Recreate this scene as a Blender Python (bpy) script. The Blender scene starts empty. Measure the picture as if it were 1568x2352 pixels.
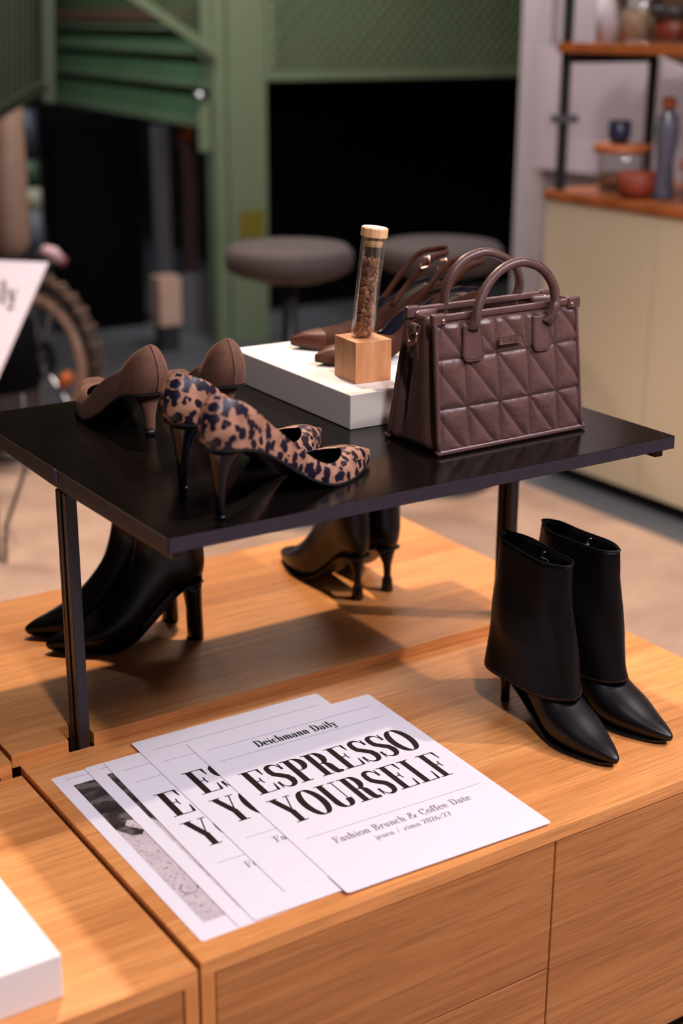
import bpy, bmesh, math, random
from mathutils import Vector, Matrix, Euler, noise
random.seed(7)
sc = bpy.context.scene
COL = sc.collection
PI = math.pi

# ------------------------------------------------------------------ camera
YAW, PITCH, ROLL = 0.584439, 0.3273706, 0.00506
cam_d = bpy.data.cameras.new('camera'); cam = bpy.data.objects.new('camera', cam_d); COL.objects.link(cam)
cam_d.sensor_fit = 'HORIZONTAL'; cam_d.sensor_width = 24.0; cam_d.lens = 3325.17/1568*24.0
fw = Vector((math.sin(YAW)*math.cos(PITCH), math.cos(YAW)*math.cos(PITCH), -math.sin(PITCH)))
r0 = Vector((math.cos(YAW), -math.sin(YAW), 0)); u0 = r0.cross(fw)
r_ = r0*math.cos(ROLL)+u0*math.sin(ROLL); u_ = -r0*math.sin(ROLL)+u0*math.cos(ROLL)
cam.matrix_world = Matrix(((r_.x, u_.x, -fw.x, -0.591297), (r_.y, u_.y, -fw.y, -1.158503), (r_.z, u_.z, -fw.z, 0.941601), (0, 0, 0, 1)))
cam_d.clip_start = 0.05; cam_d.clip_end = 60
cam_d.dof.use_dof = True; cam_d.dof.focus_distance = 1.95; cam_d.dof.aperture_fstop = 2.4
sc.camera = cam

# ------------------------------------------------------------------ world, lamps, exposure
sc.view_settings.view_transform = 'Standard'; sc.view_settings.look = 'None'
sc.view_settings.gamma = 1.0; sc.view_settings.use_curve_mapping = False
sc.view_settings.exposure = 0.98
w = bpy.data.worlds.new('shop_air'); sc.world = w; w.use_nodes = True
w.node_tree.nodes['Background'].inputs[0].default_value = (0.86, 0.78, 0.86, 1)
w.node_tree.nodes['Background'].inputs[1].default_value = 0.055

def spot(name, loc, to, power, color, size_deg=60, radius=.035, blend=.4):
    d = bpy.data.lights.new(name, 'SPOT'); d.energy = power; d.color = color
    d.spot_size = math.radians(size_deg); d.spot_blend = blend; d.shadow_soft_size = radius
    o = bpy.data.objects.new(name, d); COL.objects.link(o); o.location = loc
    o.rotation_euler = (Vector(to)-Vector(loc)).to_track_quat('-Z', 'Y').to_euler()
    return o
def area(name, loc, to, power, color, sx, sy):
    d = bpy.data.lights.new(name, 'AREA'); d.shape = 'RECTANGLE'; d.size = sx; d.size_y = sy
    d.energy = power; d.color = color
    o = bpy.data.objects.new(name, d); COL.objects.link(o); o.location = loc
    o.rotation_euler = (Vector(to)-Vector(loc)).to_track_quat('-Z', 'Y').to_euler()
    return o
spot('ceiling_spot_right_front', (2.04, -.46, 2.3), (.35, .25, .1), 78, (1.0, .84, .78), 70, .03)
spot('ceiling_spot_rear', (.80, 1.45, 2.3), (.45, .55, .1), 112, (1.0, .76, .56), 120, .04)
spot('added_fill_sign', (.0, 1.0, 2.5), (.62, 2.5, .0), 46, (1.0, .90, .92), 34, .05, .8)  # added fill that brightens the sign sheet, not a known lamp
spot('ceiling_spot_front', (-.15, -1.3, 2.3), (.3, .3, .1), 74, (.98, .90, .97), 110, .09)
spot('added_fill_floor', (1.0, 3.6, 2.5), (1.0, 2.7, -.45), 120, (1.0, .80, .66), 75, .1, .8)  # added warm fill, lifts the carpet behind the cabinets
spot('added_fill_cupboard', (1.25, .9, 2.4), (2.6, 1.7, .0), 62, (1.0, .90, .82), 80, .1, .8)  # fill added to brighten the beige cupboard and pale wall
spot('added_fill_gantry', (.75, 4.75, 2.4), (2.65, 5.6, .6), 95, (.90, .98, 1.0), 62, .1, .8)  # added only to light the near side of the green beam
area('ceiling_panel_front', (1.5, -1.3, 2.5), (.4, .3, .2), 58, (.88, .80, .97), 1.5, .9)
area('added_fill_background', (2.4, 3.2, 2.5), (2.6, 4.2, 0), 46, (1.0, .90, .84), 1.2, 1.2)  # soft fill added because the background was too dark

# ------------------------------------------------------------------ material helpers
MATS = {}
class NT:
    def __init__(s, m): s.m = m; s.t = m.node_tree; s.b = s.t.nodes['Principled BSDF']
    def n(s, typ, **kw):
        x = s.t.nodes.new(typ)
        for k, v in kw.items(): setattr(x, k, v)
        return x
    def l(s, a, b): s.t.links.new(a, b)
    def math(s, op, a, b=None, c=None):
        x = s.n('ShaderNodeMath', operation=op)
        for i, v in enumerate((a, b, c)):
            if v is None: continue
            if isinstance(v, (int, float)): x.inputs[i].default_value = v
            else: s.l(v, x.inputs[i])
        return x.outputs[0]
    def coord(s, scale=(1, 1, 1), rot=(0, 0, 0)):
        c = s.n('ShaderNodeTexCoord'); mp = s.n('ShaderNodeMapping'); s.l(c.outputs['Object'], mp.inputs[0])
        mp.inputs['Scale'].default_value = scale; mp.inputs['Rotation'].default_value = rot
        return mp.outputs[0]
    def noise(s, vec, scale, detail=3, rough=.5):
        x = s.n('ShaderNodeTexNoise'); s.l(vec, x.inputs['Vector']); x.inputs['Scale'].default_value = scale
        x.inputs['Detail'].default_value = detail; x.inputs['Roughness'].default_value = rough
        return x.outputs[0]
    def mix(s, f, a, b, mode='MIX'):
        x = s.n('ShaderNodeMix', data_type='RGBA', blend_type=mode)
        if isinstance(f, (int, float)): x.inputs[0].default_value = f
        else: s.l(f, x.inputs[0])
        for i, v in ((6, a), (7, b)):
            if isinstance(v, tuple): x.inputs[i].default_value = (*v, 1)
            else: s.l(v, x.inputs[i])
        return x.outputs[2]
    def ramp(s, f, *stops):
        x = s.n('ShaderNodeValToRGB'); s.l(f, x.inputs[0]); e = x.color_ramp.elements
        while len(e) < len(stops): e.new(0.5)
        for el, (p, c) in zip(e, stops): el.position = p; el.color = (*c, 1) if isinstance(c, tuple) else (c, c, c, 1)
        return x.outputs[0]
    def bump(s, h, strength=.2, dist=.001):
        x = s.n('ShaderNodeBump'); x.inputs['Strength'].default_value = strength; x.inputs['Distance'].default_value = dist
        s.l(h, x.inputs['Height']); s.l(x.outputs[0], s.b.inputs['Normal'])
def mat(name, col, rough=.5, metal=0, spec=.5, coat=0, sheen=0, trans=0, ior=1.45):
    m = bpy.data.materials.new(name); m.use_nodes = True; b = m.node_tree.nodes['Principled BSDF']
    b.inputs['Base Color'].default_value = (*col, 1); b.inputs['Roughness'].default_value = rough
    b.inputs['Metallic'].default_value = metal; b.inputs['Specular IOR Level'].default_value = spec
    b.inputs['Coat Weight'].default_value = coat; b.inputs['Sheen Weight'].default_value = sheen
    b.inputs['Transmission Weight'].default_value = trans; b.inputs['IOR'].default_value = ior
    MATS[name] = m; return m
def plain(name, col, rough=.5, var=.12, scale=30, bump=0, **kw):
    m = mat(name, col, rough, **kw); t = NT(m)
    f = t.noise(t.coord(), scale, 4)
    d = tuple(c*(1-var) for c in col); e = tuple(min(1, c*(1+var)) for c in col)
    t.l(t.ramp(f, (.3, d), (.7, e)), t.b.inputs['Base Color'])
    if bump: t.bump(f, bump, .0008)
    return m
def oak(name, axis_stave='y', off=0., dark=1.0):
    m = mat(name, (.6, .3, .12), .42); t = NT(m); v = t.coord()
    sp = t.n('ShaderNodeSeparateXYZ'); t.l(v, sp.inputs[0])
    ax = sp.outputs[1] if axis_stave == 'y' else sp.outputs[2]
    q = t.math('ADD', ax, off)
    st = t.math('FLOOR', t.math('DIVIDE', q, .083))
    wn = t.n('ShaderNodeTexWhiteNoise', noise_dimensions='1D'); t.l(st, wn.inputs['W'])
    cm = t.n('ShaderNodeCombineXYZ'); t.l(t.math('MULTIPLY', wn.outputs[0], 7.3), cm.inputs[0]); t.l(st, cm.inputs[1])
    mp = t.n('ShaderNodeMapping'); t.l(v, mp.inputs[0]); mp.inputs['Scale'].default_value = (2.2, 60, 60)
    ad = t.n('ShaderNodeVectorMath', operation='ADD'); t.l(mp.outputs[0], ad.inputs[0]); t.l(cm.outputs[0], ad.inputs[1])
    g1 = t.noise(ad.outputs[0], 1.0, 5, .6)
    mp2 = t.n('ShaderNodeMapping'); t.l(v, mp2.inputs[0]); mp2.inputs['Scale'].default_value = (9, 420, 420)
    g2 = t.noise(mp2.outputs[0], 1.0, 3, .6)
    # growth-ring waves
    mp3 = t.n('ShaderNodeMapping'); t.l(v, mp3.inputs[0]); mp3.inputs['Scale'].default_value = (.55, 9, 9)
    ad3 = t.n('ShaderNodeVectorMath', operation='ADD'); t.l(mp3.outputs[0], ad3.inputs[0]); t.l(cm.outputs[0], ad3.inputs[1])
    g3 = t.noise(ad3.outputs[0], 1.0, 2, .5)
    wv = t.math('SINE', t.math('MULTIPLY', g3, 95))
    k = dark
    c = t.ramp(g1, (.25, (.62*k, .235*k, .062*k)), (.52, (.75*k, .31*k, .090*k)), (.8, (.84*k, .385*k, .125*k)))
    c = t.mix(t.math('MULTIPLY', t.math('ADD', t.math('MULTIPLY', wv, .5), .5), .22), c, (.40*k, .165*k, .05*k))
    c = t.mix(t.math('MULTIPLY', t.ramp(g2, (.38, 1.), (.5, 0.)), .5), c, (.34*k, .125*k, .032*k))
    tint = t.ramp(wn.outputs[0], (0, (.84, .80, .78)), (.5, (1, 1, 1)), (1, (1.0, 1.04, 1.1)))
    c = t.mix(1.0, c, tint, 'MULTIPLY')
    t.l(c, t.b.inputs['Base Color']); t.bump(g2, .12, .0004)
    return m

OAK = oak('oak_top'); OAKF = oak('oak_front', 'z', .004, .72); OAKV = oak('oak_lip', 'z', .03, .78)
OAKB = oak('oak_back', 'y', .021)
# upright grain for the stiles
m = plain('oak_stile', (.50, .25, .085), .45, .18, 8); OAKS = m
t = NT(m)
mp = t.coord((90, 90, 3)); t.l(t.ramp(t.noise(mp, 1, 4), (.3, (.50, .175, .04)), (.7, (.68, .285, .075))), t.b.inputs['Base Color'])
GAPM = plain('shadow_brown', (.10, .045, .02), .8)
BLACKBOARD = mat('black_board', (.012, .009, .010), .30, spec=.2); t = NT(BLACKBOARD)
v = t.coord(); n1 = t.noise(v, 900, 2, .5); n2 = t.noise(v, 7, 3)
t.l(t.mix(t.ramp(n1, (.705, 0.), (.74, 1.)), (.0035, .0024, .0020), (.07, .05, .045)), t.b.inputs['Base Color'])
t.l(t.math('ADD', t.math('MULTIPLY', n2, .08), .13), t.b.inputs['Roughness'])
BLACKEDGE = plain('black_edge', (.020, .015, .022), .5, .2, 200)
BLACKMET = plain('black_metal', (.014, .010, .013), .38, .2, 300, metal=.0)
BLACKMET2 = plain('black_metal_slot', (.003, .003, .003), .7)
LITEDGE = plain('lit_edge_tone', (.055, .028, .018), .4, .15, 200)  # light on the black legs' edges, put into colour as brown strips
LILAC = plain('lilac_cap', (.05, .045, .09), .45)
WHITE = plain('white_lacquer', (.79, .745, .70), .42, .015, 4)
PAPER = plain('paper', (.82, .775, .785), .45, .01, 5)
INK = plain('ink', (.022, .012, .010), .5, .1, 50); INKG = plain('ink_green', (.012, .020, .015), .5)
INKL = plain('ink_rule', (.16, .13, .14), .6); INKS = plain('ink_small', (.20, .15, .18), .6)
PHOTO = mat('photo_dark', (.05, .04, .04), .5); t = NT(PHOTO); v = t.coord((1, 1, 1), (0, 0, .7))
f = t.noise(t.coord((9, 22, 1), (0, 0, .5)), 2.2, 4, .55)
t.l(t.ramp(f, (.38, (.026, .018, .014)), (.52, (.045, .034, .030)), (.60, (.16, .13, .12)), (.70, (.05, .04, .035))), t.b.inputs['Base Color'])
PHOTOL = mat('photo_light', (.5, .45, .42), .5); t = NT(PHOTOL); v = t.coord()
f = t.noise(v, 210, 3, .6); g = t.noise(v, 24, 2)
c = t.mix(t.ramp(f, (.55, 0.), (.66, .75)), (.62, .53, .52), (.16, .11, .11))
t.l(t.mix(t.ramp(g, (.4, 0.), (.7, .35)), c, (.38, .32, .33)), t.b.inputs['Base Color'])

def leather(name, col, rough, bump=.15, scale=900, coat=0., spec=.5):
    m = mat(name, col, rough, spec=spec, coat=coat); t = NT(m); v = t.coord()
    n = t.noise(v, scale, 3, .6); l = t.noise(v, 26, 2)
    t.l(t.ramp(l, (.3, tuple(c*.85 for c in col)), (.7, tuple(c*1.15 for c in col))), t.b.inputs['Base Color'])
    t.bump(n, bump, .0004); return m
BAG = leather('bag_leather', (.088, .044, .037), .36, .22, 1100)
BAGD = leather('bag_leather_inner', (.045, .02, .018), .55)
STITCH = plain('dark_thread', (.022, .008, .012), .7)
GOLD = mat('rose_gold', (.85, .52, .36), .18, 1.0); GOLDR = plain('brushed_rose_gold', (.34, .20, .15), .35, .2, 300, metal=.85)
BOOT = leather('black_boot_leather', (.0045, .0035, .0045), .36, .12, 1300, spec=.42)
BOOTC = leather('black_cuff_leather', (.0035, .0026, .003), .42, .12, 1200, spec=.2)
BOOTR = leather('black_boot_smooth', (.003, .003, .004), .26, .08, 1200, spec=.35)
BSUEDE = plain('black_suede', (.005, .003, .003), .9, .3, 300, spec=.1)
SOLE = plain('black_sole', (.006, .006, .007), .5); LINING = plain('black_lining', (.010, .009, .012), .35)
LININGB = plain('glossy_blue_black_lining', (.010, .010, .018), .35)
SUEDE = mat('taupe_suede', (.16, .085, .055), .85, sheen=.15); t = NT(SUEDE); v = t.coord()
n1 = t.noise(v, 38, 4, .6); n2 = t.noise(v, 1500, 2); n3 = t.noise(t.coord((1, 1, .4)), 90, 3)
c = t.ramp(n1, (.3, (.080, .032, .016)), (.6, (.120, .051, .026)), (.8, (.155, .071, .039)))
t.l(t.mix(t.math('MULTIPLY', n3, .3), c, (.07, .03, .017)), t.b.inputs['Base Color']); t.bump(n2, .3, .0004)
t.b.inputs['Sheen Tint'].default_value = (.8, .5, .38, 1)
RUST = mat('rust_suede', (.15, .045, .018), .7, sheen=.0, spec=.2); t = NT(RUST)
t.l(t.ramp(t.noise(t.coord(), 45, 4), (.3, (.027, .0065, .002)), (.7, (.052, .0135, .004))), t.b.inputs['Base Color'])
t.b.inputs['Sheen Tint'].default_value = (.7, .3, .15, 1)
RUSTT = plain('rust_leather_toe', (.070, .016, .006), .5, .1, 60)
INSOLE = plain('olive_black_insole', (.010, .008, .004), .6, spec=.2)
LEO = mat('leopard_satin', (.5, .3, .2), .38, spec=.35); t = NT(LEO); v = t.coord((1, 1, 1))
nv = t.n('ShaderNodeTexNoise'); t.l(v, nv.inputs['Vector']); nv.inputs['Scale'].default_value = 90; nv.inputs['Detail'].default_value = 2
sub = t.n('ShaderNodeVectorMath', operation='MULTIPLY_ADD'); t.l(nv.outputs['Color'], sub.inputs[0])
sub.inputs[1].default_value = (.014, .014, .014); t.l(v, sub.inputs[2])
vo = t.n('ShaderNodeTexVoronoi', feature='F1'); t.l(sub.outputs[0], vo.inputs['Vector']); vo.inputs['Scale'].default_value = 78
vo.inputs['Randomness'].default_value = .85
n2 = t.noise(v, 260, 2)
d = t.math('ADD', vo.outputs['Distance'], t.math('MULTIPLY', n2, .20))
base = t.ramp(t.noise(v, 60, 2), (.3, (.21, .100, .058)), (.7, (.37, .195, .125)))
c = t.mix(t.ramp(d, (.585, 1.), (.62, 0.)), base, (.006, .004, .012))
t.l(c, t.b.inputs['Base Color']); t.bump(t.noise(v, 1400, 2), .12, .0003)
PATENT = mat('black_patent', (.003, .003, .005), .10, spec=.35, coat=.15)
GLASS = bpy.data.materials.new('clear_glass'); GLASS.use_nodes = True; gn = GLASS.node_tree; gn.nodes.remove(gn.nodes['Principled BSDF'])
_o = gn.nodes['Material Output']; _t = gn.nodes.new('ShaderNodeBsdfTransparent'); _g = gn.nodes.new('ShaderNodeBsdfGlossy'); _g.inputs['Roughness'].default_value = .03
_d = gn.nodes.new('ShaderNodeBsdfTranslucent'); _d.inputs[0].default_value = (.75, .78, .72, 1)  # pale tint mixed in at grazing angles stands in for refracted light
_t.inputs[0].default_value = (.955, .965, .955, 1); _w2 = gn.nodes.new('ShaderNodeLayerWeight'); _w2.inputs[0].default_value = .5; _f = gn.nodes.new('ShaderNodeValToRGB')
_f.color_ramp.elements[0].position = .35; _f.color_ramp.elements[0].color = (.045, .045, .045, 1); _f.color_ramp.elements[1].color = (.35, .35, .35, 1)
_w = gn.nodes.new('ShaderNodeLayerWeight'); _w.inputs[0].default_value = .25; _r = gn.nodes.new('ShaderNodeValToRGB')
_r.color_ramp.elements[0].position = .55; _r.color_ramp.elements[0].color = (0, 0, 0, 1); _r.color_ramp.elements[1].color = (.55, .55, .55, 1)
_m = gn.nodes.new('ShaderNodeMixShader'); _m2 = gn.nodes.new('ShaderNodeMixShader')
for a, b in ((_w2.outputs['Facing'], _f.inputs[0]), (_w.outputs['Facing'], _r.inputs[0]), (_r.outputs[0], _m2.inputs[0]), (_t.outputs[0], _m2.inputs[1]), (_d.outputs[0], _m2.inputs[2]), (_f.outputs[0], _m.inputs[0]), (_m2.outputs[0], _m.inputs[1]), (_g.outputs[0], _m.inputs[2]), (_m.outputs[0], _o.inputs[0])): gn.links.new(a, b)
CUBEW = mat('alder_block', (.55, .27, .12), .5); t = NT(CUBEW)
c = t.ramp(t.noise(t.coord((14, 14, 2.2), (0, .15, 0)), 4, 5, .6), (.3, (.42, .17, .065)), (.55, (.56, .26, .11)), (.75, (.66, .34, .16)))
t.l(c, t.b.inputs['Base Color'])
BAMBOO = mat('bamboo_lid', (.72, .42, .2), .45); t = NT(BAMBOO)
t.l(t.ramp(t.noise(t.coord((260, 260, 4)), 1, 3), (.3, (.56, .29, .12)), (.7, (.80, .50, .25))), t.b.inputs['Base Color'])
LIDTOP = plain('pale_lid_print', (.85, .66, .5), .5, .03); LIDINK = plain('lid_ink', (.40, .16, .07), .6)
BEANM = mat('roasted_bean', (.16, .06, .026), .38); t = NT(BEANM)
oi = t.n('ShaderNodeObjectInfo'); t.l(t.ramp(oi.outputs['Random'], (0, (.15, .048, .020)), (.5, (.25, .085, .034)), (1, (.36, .135, .055))), t.b.inputs['Base Color'])
BEANC = plain('bean_crease', (.035, .012, .006), .7)
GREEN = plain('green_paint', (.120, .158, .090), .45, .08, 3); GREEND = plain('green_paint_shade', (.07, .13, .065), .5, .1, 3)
GREENM = plain('green_mesh', (.045, .075, .028), .6, .1)
BLACKW = plain('black_wall', (.0015, .0015, .002), .8, .3, 2, spec=.05)
FLOORG = plain('grey_floor', (.075, .08, .09), .35, .2, 1.5)
FLOORB = mat('speckled_floor', (.4, .3, .25), .6); t = NT(FLOORB); v = t.coord()
t.l(t.mix(t.math('MULTIPLY', t.noise(v, 40, 4, .7), .6), t.ramp(t.noise(v, 6, 3), (.3, (.34, .215, .15)), (.7, (.48, .33, .24))), (.20, .13, .10)), t.b.inputs['Base Color'])
WALLD = plain('dark_back_wall', (.006, .006, .007), .8)
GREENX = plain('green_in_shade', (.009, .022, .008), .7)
BEIGE = plain('beige_lacquer', (.47, .40, .285), .5, .03, 2); SHELFW = plain('cherry_shelf', (.30, .085, .022), .4, .25, 12)
WALLW = plain('lilac_white_wall', (.42, .37, .40), .7, .05, 2); WALLG = plain('grey_plaster', (.10, .10, .11), .8)
CEIL = plain('ceiling_grey', (.10, .10, .10), .8)
BROWNP = plain('brown_panel', (.09, .045, .028), .6); TAN = plain('tan_leather', (.23, .145, .10), .5, .1, 4)
STOOLM = plain('taupe_upholstery', (.034, .024, .026), .8, .12, 60); STEELD = plain('dark_steel', (.02, .02, .022), .4)
YEL = plain('olive_yellow_sticker', (.12, .10, .006), .6); ORANGE = plain('orange_reflector', (.55, .12, .012), .4)
TYRE = plain('brown_tyre', (.10, .058, .036), .8, .3, 50); RIM = plain('tan_rim', (.36, .23, .16), .45)
CHROME = mat('chrome', (.7, .7, .72), .2, 1.0); CARD = plain('cardboard', (.42, .28, .21), .7)
NAVY = plain('navy_ceramic', (.02, .025, .06), .3); COFFEE = plain('coffee_fill', (.17, .075, .035), .7, .4, 80)
REDG = plain('red_brown_grain', (.20, .03, .01), .6, .4, 90); PINKP = plain('pink_paint', (.45, .30, .33), .5)
ORW = plain('orange_wood', (.45, .13, .045), .5); GREYP = plain('grey_pipe', (.075, .07, .08), .5); BRP = plain('brown_pipe', (.085, .045, .04), .5)

# ------------------------------------------------------------------ mesh helpers
KEEP = []                                                        # meshes whose normals are already right
def link(name, bm, m, parent=None, smooth=False, loc=None, bevel=0):
    me = bpy.data.meshes.new(name)
    if not any(bm is k for k in KEEP): bmesh.ops.recalc_face_normals(bm, faces=bm.faces[:])
    KEEP.clear()
    bm.to_mesh(me); bm.free()
    for x in (m if isinstance(m, (list, tuple)) else [m]): me.materials.append(x)
    if smooth: me.polygons.foreach_set('use_smooth', [True]*len(me.polygons))
    o = bpy.data.objects.new(name, me); COL.objects.link(o)
    if parent is not None: o.parent = parent
    if loc is not None: o.location = loc
    if bevel:
        b = o.modifiers.new('bevel', 'BEVEL'); b.width = bevel; b.segments = 2; b.limit_method = 'ANGLE'; b.angle_limit = .6
    return o
def tag(o, label=None, cat=None, group=None, kind=None):
    if label: o['label'] = label
    if cat: o['category'] = cat
    if group: o['group'] = group
    if kind: o['kind'] = kind
    return o
def empty(name, loc=(0, 0, 0), rz=0, label=None, cat=None, group=None):
    o = bpy.data.objects.new(name, None); COL.objects.link(o); o.location = loc; o.rotation_euler = (0, 0, rz)
    o.empty_display_size = .02
    return tag(o, label, cat, group)
def B(x0, x1, y0, y1, z0, z1, bm=None):
    bm = bm or bmesh.new()
    v = [bm.verts.new((x, y, z)) for z in (z0, z1) for y in (y0, y1) for x in (x0, x1)]
    for f in ((0, 2, 3, 1), (4, 5, 7, 6), (0, 1, 5, 4), (2, 6, 7, 3), (0, 4, 6, 2), (1, 3, 7, 5)):
        bm.faces.new([v[i] for i in f])
    return bm
def PRISM(pts, z0, z1, bm=None, f=None):
    bm = bm or bmesh.new(); f = f or (lambda x, y, z: (x, y, z))
    a = [bm.verts.new(f(x, y, z0)) for x, y in pts]; b = [bm.verts.new(f(x, y, z1)) for x, y in pts]
    n = len(pts); bm.faces.new(a[::-1]); bm.faces.new(b)
    for i in range(n): bm.faces.new((a[i], a[(i+1) % n], b[(i+1) % n], b[i]))
    return bm
def RINGS(rings, bm=None, cap=(True, True), closed=True):
    bm = bm or bmesh.new(); vs = [[bm.verts.new(p) for p in r] for r in rings]; n = len(rings[0])
    for a, b in zip(vs, vs[1:]):
        for i in range(n if closed else n-1):
            j = (i+1) % n; bm.faces.new((a[i], a[j], b[j], b[i]))
    if closed:
        if cap[0]: bm.faces.new(vs[0][::-1])
        if cap[1]: bm.faces.new(vs[-1])
    return bm
def LATHE(prof, n=32, bm=None, c=(0, 0), cap=(True, True)):
    return RINGS([[(c[0]+r*math.cos(2*PI*i/n), c[1]+r*math.sin(2*PI*i/n), z) for i in range(n)] for r, z in prof], bm, cap)
def catmull(P, k=8, closed=False):
    P = [Vector(p) for p in P]; out = []; n = len(P)
    for i in range(n if closed else n-1):
        a = P[(i-1) % n] if (closed or i > 0) else P[0]*2-P[1]
        b = P[i]; c = P[(i+1) % n]; d = P[(i+2) % n] if (closed or i+2 < n) else P[-1]*2-P[-2]
        for s in range(k):
            t = s/k; out.append(.5*((2*b)+(c-a)*t+(2*a-5*b+4*c-d)*t*t+(3*b-3*c+d-a)*t**3))
    if not closed: out.append(P[-1])
    return out
def TUBE(P, rad, n=12, bm=None, closed=False, flat=1.0, up=None, wid=None):
    P = [Vector(p) for p in P]; m_ = len(P); rings = []; N = None
    for i, p in enumerate(P):
        if closed: T = (P[(i+1) % m_]-P[i-1]).normalized()
        else: T = (P[min(i+1, m_-1)]-P[max(i-1, 0)]).normalized()
        if up is not None: N = (Vector(up)-T*T.dot(Vector(up))).normalized()
        elif N is None: N = T.orthogonal().normalized()
        else: N = (N-T*T.dot(N)).normalized()
        Bn = T.cross(N); r = rad[i] if isinstance(rad, (list, tuple)) else rad
        q = wid[i] if wid else r*flat
        rings.append([p+N*math.cos(2*PI*k/n)*r+Bn*math.sin(2*PI*k/n)*q for k in range(n)])
    if closed: rings.append(rings[0]); return RINGS(rings, bm, (False, False))
    return RINGS(rings, bm)
def STRAP(P, wdt, th, side, bm=None):
    """flat ribbon along P; side = function(i) giving the width direction"""
    P = [Vector(p) for p in P]; rings = []
    for i, p in enumerate(P):
        T = (P[min(i+1, len(P)-1)]-P[max(i-1, 0)]).normalized(); S = Vector(side(i)) if callable(side) else Vector(side)
        S = (S-T*T.dot(S)).normalized(); N = T.cross(S)
        rings.append([p+S*wdt/2+N*th/2, p-S*wdt/2+N*th/2, p-S*wdt/2-N*th/2, p+S*wdt/2-N*th/2])
    return RINGS(rings, bm)
def interp(tab, x):
    """smooth (monotone-ish) cubic through table of (x, y)"""
    n = len(tab)
    if x <= tab[0][0]: return tab[0][1]
    if x >= tab[-1][0]: return tab[-1][1]
    def sl(i):
        if i == 0: return (tab[1][1]-tab[0][1])/(tab[1][0]-tab[0][0])
        if i == n-1: return (tab[-1][1]-tab[-2][1])/(tab[-1][0]-tab[-2][0])
        a = (tab[i][1]-tab[i-1][1])/(tab[i][0]-tab[i-1][0]); b = (tab[i+1][1]-tab[i][1])/(tab[i+1][0]-tab[i][0])
        return 0 if a*b <= 0 else 2*a*b/(a+b)
    for i in range(n-1):
        if x <= tab[i+1][0]:
            h = tab[i+1][0]-tab[i][0]; t = (x-tab[i][0])/h; m0, m1 = sl(i)*h, sl(i+1)*h
            return (2*t**3-3*t*t+1)*tab[i][1]+(t**3-2*t*t+t)*m0+(-2*t**3+3*t*t)*tab[i+1][1]+(t**3-t*t)*m1

# ================================================================== SETTING
FZ = -.45
def struct(name, bm, m, **k): o = link(name, bm, m, **k); o['kind'] = 'structure'; return o
struct('floor', B(-4, 8, -3, 9, FZ-.1, FZ), FLOORG)
o = struct('floor_carpet', B(-3.5, 2.31, -2.8, 3.45, FZ, FZ+.004), FLOORB); 
struct('ceiling', B(-4, 8, -3, 9, 2.6, 2.7), CEIL)
struct('wall_back', B(-4, 8, 8.9, 9, FZ, 2.6), WALLD)
struct('wall_left', B(-4.1, -4, -3, 9, FZ, 2.6), WALLG)
struct('wall_right', B(3.02, 3.12, -2.9, 2.93, FZ, 2.6), WALLW)
struct('trim_1', B(2.99, 3.14, 2.93, 3.09, FZ, 2.6), WALLW)          # pale pillar at the wall's end
struct('wall_black_right', B(2.98, 4.78, 5.12, 5.22, FZ, 1.35), BLACKW)
struct('wall_black_left', B(1.98, 2.42, 5.10, 5.16, FZ, .52), BLACKW)

# ================================================================== OAK DISPLAY CABINETS
def cabinet(loc, wd, dp, label, notch=(), back=False):
    c = empty('display_cabinet', loc, 0, label, 'cabinet')
    th = .0192; bot = FZ-loc[2]
    # top board; notches along its front edge let the riser's legs through
    pts = [(0, 0)]
    for a, b, d in notch: pts += [(a, 0), (a, d), (b, d), (b, 0)]
    pts += [(wd, 0), (wd, dp), (0, dp)]
    link('top_board', PRISM(pts, -th, 0), OAKB if back else OAK, c, bevel=.0008)
    dz = -.393-loc[2] if not back else -.393-loc[2]
    y0 = .0
    if notch: y0 = .045
    link('side_panel', B(0, .0164, y0, dp, dz, -th-.0003), OAKS, c, bevel=.0006)
    link('side_panel', B(wd-.0164, wd, y0, dp, dz, -th-.0003), OAKS, c, bevel=.0006)
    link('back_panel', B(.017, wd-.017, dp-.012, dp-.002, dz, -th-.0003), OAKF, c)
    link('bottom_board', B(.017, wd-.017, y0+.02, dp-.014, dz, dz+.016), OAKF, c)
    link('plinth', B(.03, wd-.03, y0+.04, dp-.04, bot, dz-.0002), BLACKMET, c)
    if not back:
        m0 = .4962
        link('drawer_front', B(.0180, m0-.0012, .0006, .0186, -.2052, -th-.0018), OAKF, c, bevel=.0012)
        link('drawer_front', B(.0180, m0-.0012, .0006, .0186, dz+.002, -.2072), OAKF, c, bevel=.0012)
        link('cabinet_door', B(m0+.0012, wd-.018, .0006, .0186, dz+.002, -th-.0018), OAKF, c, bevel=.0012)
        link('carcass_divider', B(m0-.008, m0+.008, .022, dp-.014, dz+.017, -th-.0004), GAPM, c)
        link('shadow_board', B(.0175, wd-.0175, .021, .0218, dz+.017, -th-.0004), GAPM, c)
    else:
        link('front_panel', B(.017, wd-.017, y0+.002, y0+.018, dz+.017, -th-.0004), OAKF, c)
    return c
cabinet((0, 0, 0), .998, .5069, 'oak drawer cabinet at the front under the posters and cuffed boots')
cabinet((-.0109, .5073, .018), 1.003, .5212, 'slightly taller oak cabinet behind, under the black shelf with the heeled ankle boots',
        notch=((.0809, .1179, .040), (.843, .880, .040)), back=True)
cabinet((-1.0025, -.0010, -.0065), .9985, .4940, 'oak cabinet at the left edge under the big white block')
cabinet((-1.0140, .4953, .0152), .9985, .5212, 'oak cabinet at the far left edge behind the white block', back=True)

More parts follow.
